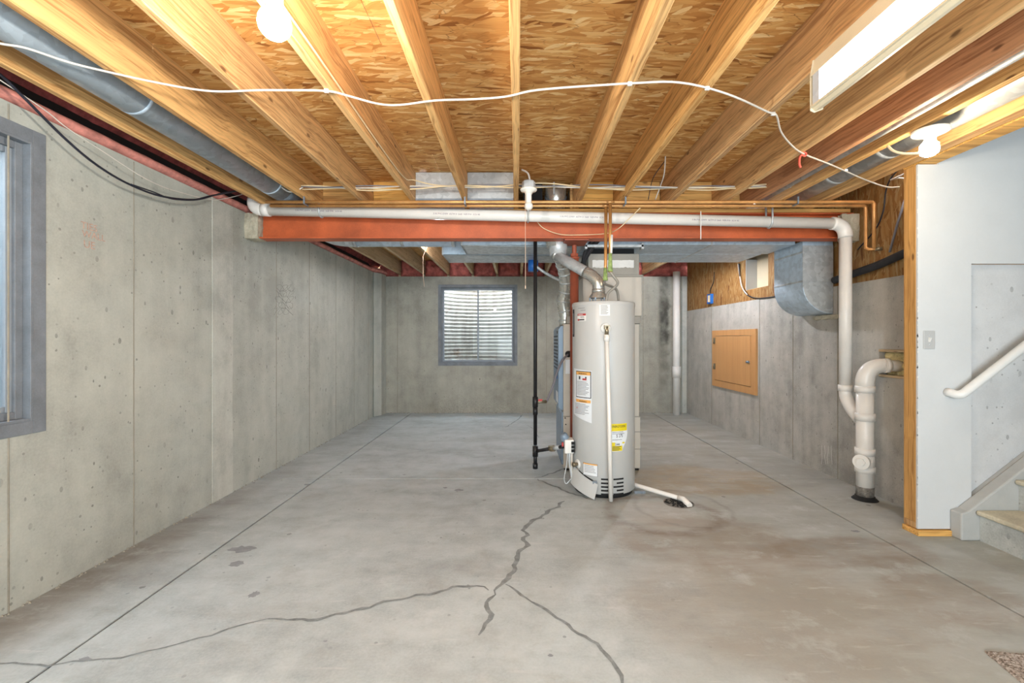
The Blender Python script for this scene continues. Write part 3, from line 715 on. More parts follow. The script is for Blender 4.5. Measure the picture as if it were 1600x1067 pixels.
# ------------------------------------------------------------------ insulation
def batt(name, fn, nu, nv, mat, label, group):
    m = M(); m.grid(fn, nu, nv)
    return m.build(name, mat, None, label, 'insulation', group)
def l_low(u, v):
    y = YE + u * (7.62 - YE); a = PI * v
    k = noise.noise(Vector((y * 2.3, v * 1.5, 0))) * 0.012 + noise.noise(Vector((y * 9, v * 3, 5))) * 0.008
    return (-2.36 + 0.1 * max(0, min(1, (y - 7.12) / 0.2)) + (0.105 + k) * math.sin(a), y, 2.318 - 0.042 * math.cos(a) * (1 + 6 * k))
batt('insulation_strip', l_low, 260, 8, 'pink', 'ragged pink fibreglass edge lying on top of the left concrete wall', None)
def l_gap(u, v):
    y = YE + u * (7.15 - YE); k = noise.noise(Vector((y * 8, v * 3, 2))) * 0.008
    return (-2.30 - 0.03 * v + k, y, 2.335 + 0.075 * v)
batt('sill_gasket', l_gap, 240, 4, 'black', 'black felt strip above the pink insulation along the left wall', None)  # black sheet added as the shadow in the gap over the pink strip
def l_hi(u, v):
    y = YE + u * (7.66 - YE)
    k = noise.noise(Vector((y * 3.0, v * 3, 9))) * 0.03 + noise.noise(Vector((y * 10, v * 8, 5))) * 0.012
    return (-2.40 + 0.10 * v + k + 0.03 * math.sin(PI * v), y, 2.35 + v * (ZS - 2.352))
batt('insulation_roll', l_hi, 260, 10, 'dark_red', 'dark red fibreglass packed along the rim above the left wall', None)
for i in range(12):
    x0 = -1.97 + 0.4085 * (i - 1) + 0.022; x1 = x0 + 0.365
    x0 = max(x0, -2.30); x1 = min(x1, 2.95) if i < 11 else 2.95
    sd = i * 7.3
    def bk(u, v, x0=x0, x1=x1, sd=sd):
        e = min(1, 8 * min(u, 1 - u, v + 0.03, 1.03 - v))
        k = noise.noise(Vector((u * 3 + sd, v * 3, 0))) * 0.05 + noise.noise(Vector((u * 9 + sd, v * 9, 3))) * 0.022
        return (x0 + (x1 - x0) * u, 7.64 - 0.08 * e - k, 2.265 + v * (ZS - 2.27))
    where = 'at the left corner' if i == 0 else f'between the {ordn[i-1]} and {ordn[i]} rear joists' if i < 11 else 'at the right corner'
    batt('insulation_batt', bk, 22, 14, 'back_red', f'red fibreglass batt above the far wall {where}', 'red batts above the far wall')

# ------------------------------------------------------------------ ducts
def rings(m, path_pts, r, every):
    pass
d1 = thing('round_duct', (-1.85, 2, 2.3), 'long blue-grey round duct running between joists along the left wall', 'duct')
cx, cz, rr = -1.853, 2.405, 0.098
M().tube([(cx, YE, cz), (cx, 3.55, cz)] , rr, 36).build('duct_run', 'galv_blue', d1)
M().tube(arc((cx, 3.55, cz), (cx, 3.85, cz), (cx - 0.0, 4.04, cz - 0.02)), rr * 0.98, 36).build('duct_end', 'galv_dark', d1)
for y in (0.6, 2.2, 3.4):
    M().tube([(cx, y - 0.012, cz), (cx, y + 0.012, cz)], rr + 0.001, 36).build('duct_collar', 'galv_blue', d1)
b1 = thing('branch_duct', (-1.1, 4.22, 2.08), 'round duct peeking out under the red beam, running to the trunk duct', 'duct')
by, bz, br = 4.23, 2.168, 0.088
M().tube([(-1.50, by, bz), (-0.575, by, bz)], br, 32).build('duct_run', 'galv_blue', b1)
M().tube(arc((-1.50, by, bz), (-1.72, by, bz), (-1.80, by, bz + 0.075), 8), br * 1.02, 32).build('elbow', 'galv', b1)
for x in (-1.50, -1.06, -0.59):
    M().tube([(x - 0.014, by, bz), (x + 0.014, by, bz)], br + 0.003, 32).build('duct_collar', 'galv', b1)
def rect_duct(name, label, x0, x1, y0, y1, z0, z1, seams, mat='galv_blue'):
    t_ = thing(name, ((x0 + x1) / 2, (y0 + y1) / 2, z0), label, 'duct')
    M().box(x0, x1, y0, y1, z0, z1).build('duct_body', mat, t_, bevel=0.004)
    for x in seams:
        M().box(x - 0.008, x + 0.008, y0 - 0.004, y1 + 0.002, z0 - 0.004, z1).build('drive_cleat', 'galv', t_, bevel=0.002)
    return t_
td1 = rect_duct('trunk_duct', 'flat blue-grey trunk duct just behind the red beam, over the water heater', -0.51, 2.50, 4.09, 4.54, 2.07, 2.30, (-0.50, 0.6, 1.75))
M().add([(-0.5, 4.10, 2.066), (0.55, 4.20, 2.066), (0.55, 4.535, 2.066), (-0.5, 4.535, 2.066), (-0.5, 4.10, 2.0685), (0.55, 4.20, 2.0685), (0.55, 4.535, 2.0685), (-0.5, 4.535, 2.0685)], [(0, 3, 2, 1), (0, 1, 5, 4), (3, 0, 4, 7), (1, 2, 6, 5), (2, 3, 7, 6)]).build('bottom_pan', 'galv', td1)
td2 = rect_duct('trunk_duct', 'second flat trunk duct further back, toward the far window', -0.755, 2.45, 4.56, 5.04, 2.07, 2.30, (-0.745, 0.7, 1.75))
M().add([(-0.745, 4.565, 2.066), (0.8, 4.64, 2.066), (0.8, 5.035, 2.066), (-0.745, 5.035, 2.066)], [(0, 3, 2, 1)]).build('bottom_pan', 'galv', td2)
M().box(0.60, 1.12, 4.02, 4.05, 2.035, 2.058).build('hanger_bar', 'galv', td1, bevel=0.002)
for x in (0.60, 1.10):
    M().box(x, x + 0.02, 4.02, 4.09, 2.02, 2.07).build('bar_clip', 'galv', td1)
# elbow boot down into the right wall
bo = thing('wall_boot', (2.66, 4.2, 1.45), 'square sheet-metal duct elbow curving down into the right wall', 'duct')
x0, x1, y0, y1 = 2.53, 2.798, 4.03, 4.48
za, zb = 1.70, 1.447
pr = [(x0 + (x1 - x0) * 0.97 * (1 - math.cos(a)), za - (za - zb) * math.sin(a)) for a in [PI / 2 * i / 10 for i in range(11)]]
M().prism([(x0, 2.09), (x0, za)] + pr[1:] + [(x1, zb), (x1, za), (x1, 2.09)], 1, y0, y1).build('boot_elbow', 'galv_blue', bo, bevel=0.002)
M().prism([(x0 - 0.002, 2.05)] + [(x0 - 0.002, za)] + [(a + 0.003, b + 0.004) for a, b in pr[1:]] + [(x1, za), (x1, 2.05)], 1, y0 - 0.003, y0).build('boot_cheek', 'galv', bo)
for z in (1.725, 1.985):
    M().box(x0 - 0.004, x1 - 0.01, y0 - 0.008, y1, z, z + 0.016).build('drive_cleat', 'galv', bo, bevel=0.002)
lump('wall_patch', 2.775, 2.81, 3.93, 4.28, 1.40, 1.435, 'grout', wall_r)
# shiny duct by the stairs and slim conduit
d2 = thing('round_duct', (2.25, 1, 2.3), 'shiny galvanized round duct beside the stair opening, above the lit small lamp', 'duct')
M().tube([(2.245, YE, 2.42), (2.245, 3.80, 2.42)], 0.107, 36).build('duct_run', 'galv', d2)
for y in (1.3, 2.75, 3.2):
    M().tube([(2.245, y - 0.02, 2.42), (2.245, y + 0.02, 2.42)], 0.108, 36).build('duct_collar', 'galv', d2)
M().tube([(1.955, YE, 2.335), (1.955, 3.75, 2.335)], 0.024, 16).build('metal_conduit', 'galv', None, 'slim grey metal pipe between two joists right of the red ribbon', 'pipe')
# panning sheets at the beam
for i, lab in ((3, 'dull sheet-metal panel closing the joist bay next to the globe bulb joist'), (4, 'dull sheet-metal panel closing the joist bay next to the unlit pull-chain lamp')):
    a, b = fx[i] + 0.021, fx[i + 1] - 0.021
    t_ = thing('panning_sheet', ((a + b) / 2, 3.57, 2.25), lab, 'panel')
    M().box(a, b, 3.60, 3.604, 2.33, ZS - 0.006).build('sheet', 'galv', t_)
    M().box(a, b, 3.592, 3.604, 2.315, 2.331).build('hem', 'galv_dark', t_)
    M().prism([(3.60, 2.325), (3.787, 2.306), (3.787, 2.302), (3.60, 2.316)], 0, a, b).build('sloped_sheet', 'galv_blue', t_)
# flue through the joist bay
fl = thing('flue_pipe', (0.33, 4.0, 2.05), 'dark shiny round flue pipe rising over the beam between two joists', 'flue')
M().tube([(0.335, 4.012, 2.03), (0.335, 4.012, 2.30), (0.335, 3.97, 2.40), (0.33, 3.88, 2.53)], [0.078, 0.078, 0.086, 0.092], 28).build('flue_body', 'flue', fl)
M().tube([(0.335, 3.955, 2.43), (0.335, 3.935, 2.455)], 0.096, 28).build('flue_band', 'galv_dark', fl)
M().box(0.30, 0.315, 3.795, 3.80, 2.43, 2.53).build('support_strap', 'galv', fl)
for i, (a, b) in enumerate(((0.05, 0.215), (0.45, 0.47))):
    M().box(a, b, 3.86, 3.90, ZJ + 0.02, ZS - 0.004).build('flue_surround_board', 'black' if i == 0 else 'plank', fl)  # black one paints the shadow hole beside the flue, the other is plank

# ------------------------------------------------------------------ vents from furnace and heater
vt = thing('heater_vent', (0.68, 3.72, 1.55), 'silver vent pipe climbing from the water heater to the flue', 'vent pipe')
va = Vector((0.665, 3.72, 1.60)); vb = P(868, 398, 3.99)
M().tube(smooth_path([va, va + Vector((0, 0, 0.07)), va + Vector((-0.012, 0.008, 0.10)), va + Vector((-0.05, 0.035, 0.145)), va + Vector((-0.09, 0.07, 0.172))], 4), 0.05, 24).build('elbow', 'flue', vt)
e0 = va + Vector((-0.075, 0.06, 0.165))
M().tube([e0, e0.lerp(vb, 0.15), e0.lerp(vb, 0.5), e0.lerp(vb, 0.98)], 0.047, 24).build('pipe_run', 'galv', vt)
M().tube([va + Vector((0, 0, 0.0)), va + Vector((0, 0, 0.03))], 0.053, 24).build('crimp', 'flue', vt)
for k in (0.04, 0.96):
    q = e0.lerp(vb, k); dd = (vb - e0).normalized() * 0.012
    M().tube([q - dd, q + dd], 0.050, 24).build('crimp', 'flue', vt)
fv = thing('furnace_vent', (0.47, 4.4, 1.36), 'silver segmented vent pipe rising from the furnace into the flue', 'vent pipe')
pts = [P(884, 508, 4.40), P(883, 490, 4.40), P(880, 470, 4.38), P(884, 452, 4.34), P(884, 432, 4.28), P(880, 416, 4.2), P(876, 402, 4.10), P(872, 392, 4.04)]
sp = smooth_path(pts, 5)
M().tube(sp, 0.062, 24).build('pipe_run', 'flue', fv)
for k in (2, 6, 10, 14, 18, 22, 26, 30):
    dd = (sp[k + 1] - sp[k]).normalized() * 0.006
    M().tube([sp[k] - dd, sp[k] + dd], 0.066, 24).build('elbow_ring', 'galv', fv)
M().tube([P(872, 401, 4.0), P(872, 385, 4.01), P(872, 371, 4.012)], [0.072, 0.08, 0.082], 28).build('tee_collar', 'galv', fv)

# ------------------------------------------------------------------ furnace
fu = thing('furnace', (0.79, 4.5, 0), 'tall beige gas furnace with louvred blue-grey door behind the water heater', 'furnace')
FX0, FX1, FY0, FY1 = 0.43, 1.145, 4.23, 4.80
M().box(FX0, FX1, FY0, FY1, 0.02, 0.50).build('blower_base', 'furnace', fu, bevel=0.005)
M().box(FX0 + 0.01, FX1 - 0.01, FY0 + 0.01, FY1 - 0.01, 0.0, 0.02).build('plinth', 'black', fu)
M().box(FX0, FX1 - 0.01, FY0, FY1, 0.503, 1.362).build('burner_cabinet', 'furnace', fu, bevel=0.005)
M().box(FX0 + 0.03, FX1, FY0 - 0.002, FY1, 1.365, 1.435).build('gap_band', 'furnace_grey', fu, bevel=0.004)
M().box(0.61, FX1 + 0.012, FY0 - 0.012, FY1, 1.435, 1.80).build('coil_cabinet', 'furnace', fu, bevel=0.006)
M().box(0.60, FX1 + 0.02, FY0 - 0.018, FY1, 1.80, 1.818).build('coil_lid', 'furnace_grey', fu, bevel=0.003)
M().box(0.66, 1.135, FY0, FY1, 1.818, 2.015).build('plenum', 'furnace_grey', fu, bevel=0.004)
M().box(0.69, 1.10, FY0 + 0.05, FY1, 2.015, 2.07).build('plenum_neck', 'black', fu)
tp = M(); n = 20
top = [(0.70 + 0.385 * i / n, 1.955 + 0.006 * noise.noise(Vector((i * 0.7, 1, 0)))) for i in range(n + 1)]; bot = [(0.70 + 0.385 * i / n, 1.885 + 0.012 * noise.noise(Vector((i * 0.6, 5, 0)))) for i in range(n + 1)]
tp.prism(top + bot[::-1], 1, FY0 - 0.0015, FY0).build('torn_tape', 'white_tape', fu)
for z in (0.20, 0.36, 0.50):
    M().box(FX0 + 0.35, FX1 + 0.004, FY0 - 0.004, FY0, z - 0.004, z + 0.004).build('panel_ridge', 'furnace_grey', fu)
dU = M().prism([(FX0, 0.56), (FX0, 1.345), (FX0 - 0.02, 1.345), (FX0 - 0.046, 1.31), (FX0 - 0.046, 0.60), (FX0 - 0.02, 0.56)], 1, FY0 + 0.012, FY1 - 0.012).build('upper_door', 'furnace_blue', fu, bevel=0.003)
for j in range(10):
    for k in range(5):
        y = FY0 + 0.06 + k * 0.095; z = 1.24 - j * 0.034
        M().box(FX0 - 0.048, FX0 - 0.045, y, y + 0.06, z, z + 0.014).build('louvre_slot', 'ink', dU)
M().box(FX0 - 0.0475, FX0 - 0.045, FY0 + 0.10, FY0 + 0.2, 0.84, 0.90).build('blue_badge', 'blue_plastic', dU)
M().box(FX0 - 0.0475, FX0 - 0.045, FY0 + 0.03, FY0 + 0.25, 0.62, 0.72).build('rating_label', 'label', dU)
M().box(FX0 - 0.0475, FX0 - 0.045, FY0 + 0.06, FY0 + 0.16, 1.275, 1.30).build('dark_badge', 'ink', dU)
M().prism([(FX0, 0.05), (FX0, 0.545), (FX0 - 0.018, 0.535), (FX0 - 0.018, 0.06)], 1, FY0 + 0.006, FY1 - 0.01).build('lower_door', 'furnace_blue', fu, bevel=0.003)
M().box(FX0 + 0.02, FX0 + 0.10, FY0 - 0.002, FY0, 0.90, 1.03).build('data_label', 'label', fu)
for px, py in ((883, 653), (884, 663)):
    q = P(px, py, FY0); M().lathe([(0, 0.006), (0.006, 0.006), (0.006, 0)], (q.x, FY0, q.z), (0, -1, 0), 8).build('screw', 'black', fu)
M().lathe([(0, 0.02), (0.03, 0.02), (0.03, 0)], tuple(P(888, 553, FY0 - 0.001)), (0, -1, 0), 16).build('gas_inlet_grommet', 'black', fu)

# ------------------------------------------------------------------ water heater
HX, HY, HR = 0.704, 3.72, 0.25
wh = thing('water_heater', (HX, HY, 0), 'tall round grey gas water heater standing in the middle of the floor', 'water heater')
M().lathe([(0, 0.03), (HR - 0.006, 0.03), (HR, 0.036), (HR, 1.485), (HR - 0.001, 1.488)], (HX, HY, 0), n=72).build('tank_jacket', 'heater', wh)
M().lathe([(HR + 0.003, 1.484), (HR + 0.003, 1.508), (HR - 0.004, 1.515), (0.06, 1.522), (0, 1.522)], (HX, HY, 0), n=72).build('top_cap', 'heater', wh)
M().lathe([(0, 0.0), (HR - 0.02, 0.0), (HR - 0.02, 0.03), (0, 0.03)], (HX, HY, 0), n=48).build('base_ring', 'black', wh)
def cyl(a, z, r=HR):
    return Vector((HX + r * math.sin(R(a)), HY - r * math.cos(R(a)), z))
def patch(name, a0, a1, z0, z1, mat, r=HR + 0.0012, parent=wh, n=10, quad=None):
    m = M()
    if quad:
        (aa, za), (ab, zb_), (ac, zc), (ad, zd) = quad      # bottom left, bottom right, top right, top left
        fn = lambda u, v: cyl((aa * (1 - u) + ab * u) * (1 - v) + (ad * (1 - u) + ac * u) * v, (za * (1 - u) + zb_ * u) * (1 - v) + (zd * (1 - u) + zc * u) * v, r)
    else: fn = lambda u, v: cyl(a0 + (a1 - a0) * u, z0 + (z1 - z0) * v, r)
    return m.grid(fn, n, 4).build(name, mat, parent)
def ctext(body, size, mat, parent, a, z, fit=None, r=HR + 0.002, name='print'):
    return text(body, size, mat, parent, name, (0, 0, 0), (1, 0, 0), (0, 0, 1), fit=fit, wrap=lambda x, y, d: cyl(a + math.degrees(x / r), z + y, r + d))
def lines(parent, a0, a1, z_top, z_bot, step, r=HR + 0.0022, mat='ink_grey', h=0.004):
    m = M(); z = z_top
    while z > z_bot:
        e = a1 - random.random() * (a1 - a0) * 0.3
        m.grid(lambda u, v: cyl(a0 + (e - a0) * u, z + v * h, r), 5, 1); z -= step
    return m.build('print_lines', mat, parent)
# instruction sheet
sh = patch('instruction_sheet', -78, -31, 0.575, 0.985, 'label', quad=((-78, 0.62), (-31, 0.572), (-31, 0.975), (-78, 0.988)))
patch('warning_frame', -68, -32, 0.762, 0.97, 'ink', HR + 0.0018, sh)
wf = patch('warning_panel', -66.5, -33.5, 0.768, 0.964, 'label', HR + 0.0024, sh)
patch('warning_heading', -66.5, -33.5, 0.94, 0.964, 'orange', HR + 0.003, sh)
ctext('WARNING', 0.018, 'ink', sh, -60, 0.945, r=HR + 0.0034)
patch('warning_picture', -59, -55, 0.905, 0.93, 'ink', HR + 0.003, sh); patch('warning_picture', -50, -41, 0.90, 0.915, 'red', HR + 0.003, sh); patch('warning_picture', -44, -41, 0.915, 0.928, 'ink', HR + 0.003, sh)
lines(sh, -65, -35, 0.885, 0.78, 0.011, HR + 0.0032)
patch('notice_heading', -68, -33, 0.725, 0.748, 'orange', HR + 0.0024, sh)
ctext('WARNING', 0.016, 'ink', sh, -58, 0.729, r=HR + 0.003)
lines(sh, -72, -34, 0.71, 0.63, 0.011, HR + 0.0028)
patch('red_mark', -66, -63, 0.675, 0.683, 'red', HR + 0.003, sh)
# energy label, lower right corner torn away
a0, a1 = 2, 35
m = M()
edge = [35, 35, 35.5, 36, 35, 33, 30, 26, 24]
m.grid(lambda u, v: cyl(a0 + (edge[min(8, int(round((1 - v) * 8)))] - a0) * u, 0.363 + (0.575 - 0.363) * v, HR + 0.0013), 10, 8)
en = m.build('energy_label', 'label', wh)
patch('yellow_band', 2.5, 34.5, 0.518, 0.574, 'yellow', HR + 0.002, en)
patch('yellow_band', 2.5, 24, 0.366, 0.405, 'yellow', HR + 0.002, en); patch('yellow_band', 2.5, 10, 0.405, 0.432, 'yellow', HR + 0.002, en); patch('yellow_band', 24, 29, 0.42, 0.432, 'yellow', HR + 0.002, en)
ctext('ENERGYGUIDE', 0.026, 'ink', en, 4.5, 0.545, fit=0.115, r=HR + 0.0024)
ctext('$ 275', 0.034, 'ink', en, 12, 0.47, fit=0.055, r=HR + 0.002)
ctext('244', 0.026, 'ink', en, 10, 0.408, fit=0.036, r=HR + 0.0024)
lines(en, 5, 30, 0.508, 0.495, 0.012, HR + 0.002); lines(en, 5, 26, 0.45, 0.44, 0.012, HR + 0.002); lines(en, 5, 22, 0.398, 0.37, 0.009, HR + 0.0024, 'ink')
# small stickers
st = patch('certificate_sticker', -17.5, 1, 1.40, 1.492, 'white_tape'); lines(st, -15, -1.5, 1.475, 1.41, 0.009, HR + 0.002)
st = patch('hot_water_sticker', -64, -42, 1.362, 1.422, 'white_tape'); patch('sticker_heading', -63.5, -42.5, 1.405, 1.421, 'red', HR + 0.0018, st)
ctext('WARNING', 0.011, 'white_tape', st, -61, 1.409, r=HR + 0.0022)
patch('sticker_picture', -63, -58, 1.366, 1.38, 'red', HR + 0.0018, st); patch('sticker_picture', -58, -46, 1.368, 1.378, 'ink', HR + 0.0018, st); lines(st, -55, -45, 1.395, 1.385, 0.008, HR + 0.0018)
lines(wh, -62, -40, 1.462, 1.455, 0.01, HR + 0.0014); lines(wh, -55, -42, 1.444, 1.438, 0.01, HR + 0.0014)
st = patch('model_label', -88, -76, 1.24, 1.46, 'ink'); patch('model_print', -86, -79, 1.26, 1.43, 'ink_grey', HR + 0.0018, st)
st = patch('drain_label', -49, -20, 0.165, 0.262, 'ink_grey'); patch('drain_label_face', -48, -21, 0.168, 0.25, 'label', HR + 0.0018, st); patch('drain_label_head', -48, -21, 0.25, 0.26, 'orange', HR + 0.0018, st); lines(st, -46, -23, 0.24, 0.18, 0.012, HR + 0.0022)
# air slots
for i, z in enumerate((0.144, 0.114, 0.086, 0.058, 0.03)):
    for (q0, q1) in (((-14.5, 1), (7, 27)) if i % 2 == 0 else ((-14.5, 1), (13, 27))):
        patch('air_slot', q0, q1, z, z + 0.013, 'black', HR + 0.0011)
# loose inner door leaning on the jacket
m = M()
qd = ((-74, 0.075), (-24, 0.001), (-19, 0.115), (-74, 0.215))
for k, off in enumerate((0.0, 0.003)):
    pass
def dfn(u, v, o=0.0):
    a = (qd[0][0] * (1 - u) + qd[1][0] * u) * (1 - v) + (qd[3][0] * (1 - u) + qd[2][0] * u) * v
    z = (qd[0][1] * (1 - u) + qd[1][1] * u) * (1 - v) + (qd[3][1] * (1 - u) + qd[2][1] * u) * v
    return cyl(a, z, HR + 0.004 + 0.03 * (1 - v) + 0.02 * v * u + o)
m.grid(dfn, 12, 4); m.grid(lambda u, v: dfn(u, v, 0.004), 12, 4)
m.build('access_cover', 'heater', wh)
patch('burner_opening', -60, -20, 0.125, 0.17, 'black', HR + 0.0008, quad=((-60, 0.16), (-22, 0.10), (-21, 0.125), (-60, 0.19)))
q = cyl(-24, 0.115, HR + 0.012); M().box(q.x - 0.02, q.x + 0.012, q.y - 0.01, q.y + 0.01, q.z, q.z + 0.022).build('burner_bracket', 'galv_dark', wh)
# draft hood
hd = M().lathe([(0.075, 1.555), (0.072, 1.57), (0.052, 1.60), (0.05, 1.615)], (0.665, HY, 0), n=28).build('draft_hood', 'flue', wh)
for a in range(0, 360, 60):
    q = Vector((0.665 + 0.07 * math.cos(R(a)), HY + 0.07 * math.sin(R(a)), 1.52))
    M().box(q.x - 0.006, q.x + 0.006, q.y - 0.004, q.y + 0.004, 1.52, 1.56).build('hood_leg', 'galv_dark', wh)
# relief valve and its discharge pipe
q = cyl(-6.5, 1.305)
M().lathe([(0.04, 0.0), (0.04, 0.006), (0.03, 0.012), (0, 0.012)], tuple(q), (0, -1, 0), 24).build('valve_collar', 'white_tape', wh)
M().tube([q, q + Vector((0, -0.055, 0))], 0.017, 12).tube([q + Vector((0, -0.042, 0.014)), q + Vector((0, -0.042, -0.055))], 0.015, 12).build('relief_valve', 'brass', wh)
M().box(q.x - 0.02, q.x + 0.02, q.y - 0.06, q.y - 0.035, q.z + 0.012, q.z + 0.02).build('valve_lever', 'brass', wh)
p0 = q + Vector((0, -0.042, -0.05)); p1 = Vector((p0.x + 0.028, p0.y - 0.012, 0.004))
M().tube([p0, p0 + Vector((0, 0, -0.05))], 0.021, 14).build('pipe_adapter', 'pvc', wh)
M().tube([p0 + Vector((0, 0, -0.05)), p0.lerp(p1, 0.5) + Vector((0.003, 0, 0)), p1], 0.016, 14).build('discharge_pipe', 'pvc', wh)
# gas valve with knob, thermocouple leads, drain cock
gv = cyl(-84, 0.36, HR + 0.035)
gvo = M().box(gv.x - 0.04, gv.x + 0.035, gv.y - 0.055, gv.y + 0.05, gv.z - 0.055, gv.z + 0.055).build('gas_valve', 'white_tape', wh, bevel=0.008)
for z in (-0.03, 0.0, 0.03):
    M().box(gv.x + 0.012, gv.x + 0.04, gv.y - 0.062, gv.y - 0.05, gv.z + z - 0.012, gv.z + z + 0.012).build('valve_rib', 'black', gvo)
M().lathe([(0.034, 0), (0.034, 0.03), (0.028, 0.045), (0, 0.045)], (gv.x - 0.03, gv.y - 0.01, gv.z + 0.055), (-0.5, -0.15, 0.8), 20).build('temperature_knob', 'furnace_blue', gvo)
M().box(gv.x - 0.062, gv.x - 0.048, gv.y - 0.04, gv.y - 0.02, gv.z - 0.0, gv.z + 0.03).build('red_button', 'red', gvo)
for k, (dx, rr_, mt) in enumerate(((0.0, 0.009, 'galv'), (0.014, 0.005, 'cable_white'), (-0.014, 0.004, 'galv'), (0.022, 0.004, 'cable_white'))):
    b0 = gv + Vector((dx, -0.03, -0.05))
    pts = [b0, b0 + Vector((0.0, -0.004, -0.08)), b0 + Vector((0.012 - 0.004 * k, -0.01, -0.16)), b0 + Vector((0.02 + 0.004 * k, -0.015, -0.205)), cyl(-66 + 2 * k, 0.10, HR + 0.006)]
    if k == 2: pts = [b0, b0 + Vector((-0.01, -0.01, -0.1)), b0 + Vector((-0.03, -0.02, -0.2)), b0 + Vector((-0.012, -0.02, -0.245)), b0 + Vector((0.03, -0.02, -0.2)), cyl(-64, 0.13, HR + 0.004)]
    M().tube(smooth_path(pts, 5), rr_, 8).build('pilot_tube', mt, wh)
q = cyl(-63, 0.232)
nrm = Vector((math.sin(R(-63)), -math.cos(R(-63)), 0))
M().lathe([(0.036, 0.0), (0.036, 0.004), (0, 0.006)], tuple(q), tuple(nrm), 20).build('drain_collar', 'white_tape', wh)
M().tube([q, q + nrm * 0.05], 0.014, 12).tube([q + nrm * 0.03, q + nrm * 0.045], 0.02, 8).build('drain_cock', 'brass', wh)
M().box(HX + 0.215, HX + 0.30, HY - 0.16, HY - 0.145, 0.012, 0.03).build('foot_tab', 'galv_dark', wh)

# ------------------------------------------------------------------ pipes
# gas pipe
gp = thing('gas_pipe', (0.158, 3.955, 0.17), 'black iron gas pipe dropping from the beam, left of the water heater', 'pipe')
gx_, gy_ = 0.158, 3.962
M().tube([(gx_, gy_, 0.30), (gx_, gy_, 2.30)], 0.0165, 14).build('drop_pipe', 'black_metal', gp)
zt = P(836, 705, gy_).z; z2 = P(836, 628, gy_).z
for z in (zt, z2):
    M().tube([(gx_, gy_, z - 0.045), (gx_, gy_, z + 0.045)], 0.024, 14).build('tee_fitting', 'black_metal', gp)
M().tube([(gx_, gy_, zt - 0.13), (gx_, gy_, zt)], 0.0165, 14).build('drip_leg', 'black_metal', gp)
M().tube([(gx_, gy_, zt - 0.15), (gx_, gy_, zt - 0.105)], 0.022, 12).build('pipe_cap', 'black_metal', gp)
M().tube([(gx_, gy_, z2 - 0.11), (gx_, gy_, z2 - 0.05)], 0.021, 12).build('pipe_coupling', 'black_metal', gp)
ge = gv + Vector((-0.045, 0, -0.01)); gs = Vector((gx_, gy_, zt))
M().tube([gs, gs.lerp(ge, 0.55)], 0.0145, 12).tube([gs.lerp(ge, 0.85), ge], 0.0145, 12).build('branch_pipe', 'black_metal', gp)
M().tube([gs.lerp(ge, 0.55), gs.lerp(ge, 0.68)], [0.024, 0.026], 8).build('shutoff_valve', 'brass', gp)
M().tube([gs.lerp(ge, 0.68), gs.lerp(ge, 0.87)], 0.02, 6).build('union_nut', 'galv', gp)
q = gs.lerp(ge, 0.6); M().box(q.x - 0.03, q.x + 0.02, q.y - 0.03, q.y - 0.02, q.z + 0.022, q.z + 0.03).build('valve_lever', 'brass', gp)
q0 = Vector((gx_, gy_, z2)); q1 = q0 + Vector((0.10, 0.02, 0))
M().tube([q0, q1], 0.013, 12).build('furnace_nipple', 'brass', gp)
M().box(q0.x + 0.025, q0.x + 0.06, q0.y - 0.028, q0.y - 0.016, q0.z + 0.012, q0.z + 0.028).build('red_lever', 'red', gp)
M().tube(smooth_path([q1, P(858, 618, 4.02), P(865, 600, 4.06), P(871, 580, 4.1), P(879, 563, 4.14), P(888, 553, 4.225)], 6), 0.010, 10).build('flex_connector', 'cable_grey', gp)

# copper lines
cp = thing('copper_pipes', (0, 3.53, 2.26), 'pair of thin copper water pipes slung under the joists in front of the beam', 'pipe')
cu1, cu2 = (3.50, 2.275), (3.56, 2.264)
M().tube([(-1.93, cu1[0], cu1[1])] + [(x, cu1[0], cu1[1]) for x in (-0.5, 1, 2.3)] + arc((2.72, cu1[0], cu1[1]), (2.745, cu1[0], cu1[1]), (2.745, cu1[0], cu1[1] - 0.025), 4) + [(2.745, cu1[0], 1.92)], 0.0128, 12).build('hot_line', 'copper', cp)
M().tube([(-1.93, cu2[0], cu2[1]), (0, cu2[0], cu2[1])] + arc((2.70, cu2[0], cu2[1]), (2.727, cu2[0], cu2[1]), (2.727, cu2[0], cu2[1] - 0.025), 4) + [(2.727, cu2[0], 1.935), (2.735, cu2[0] - 0.02, 1.92), (2.78, cu2[0] - 0.06, 1.915)], 0.0128, 12).build('cold_line', 'copper', cp)
for (x, c) in ((0.716, cu1), (0.696, cu2)):
    M().tube([(x - 0.03, c[0], c[1]), (x + 0.03, c[0], c[1])], 0.0145, 12).build('tee_fitting', 'copper', cp)
M().tube([(0.716, cu1[0], cu1[1]), (0.716, cu1[0], 1.735)], 0.013, 12).build('heater_drop', 'copper', cp)
M().tube([(0.696, cu2[0], cu2[1]), (0.692, cu2[0], 1.80), (0.69, cu2[0], 1.73)], 0.013, 12).build('heater_drop', 'copper', cp)
for (x, y, a, b) in ((0.716, cu1[0], 1.74, 1.88), (0.69, cu2[0], 1.68, 1.78)):
    M().tube([(x, y, a), (x, y, a + 0.3 * (b - a)), (x, y, b)], [0.021, 0.017, 0.013], 12).build('corroded_joint', 'verdigris', cp)
M().tube([(0.722, cu1[0] - 0.01, 1.88), (0.726, cu1[0] - 0.012, 2.02)], 0.009, 8).build('corroded_joint', 'white_tape', cp)
M().tube(smooth_path([(0.716, cu1[0], 1.74), (0.745, 3.50, 1.70), (0.775, 3.51, 1.66), (0.765, 3.53, 1.63), (0.715, 3.56, 1.585), (0.705, 3.575, 1.55), (0.705, 3.58, 1.515)], 6), 0.0105, 10).build('flex_connector', 'furnace_grey', cp)
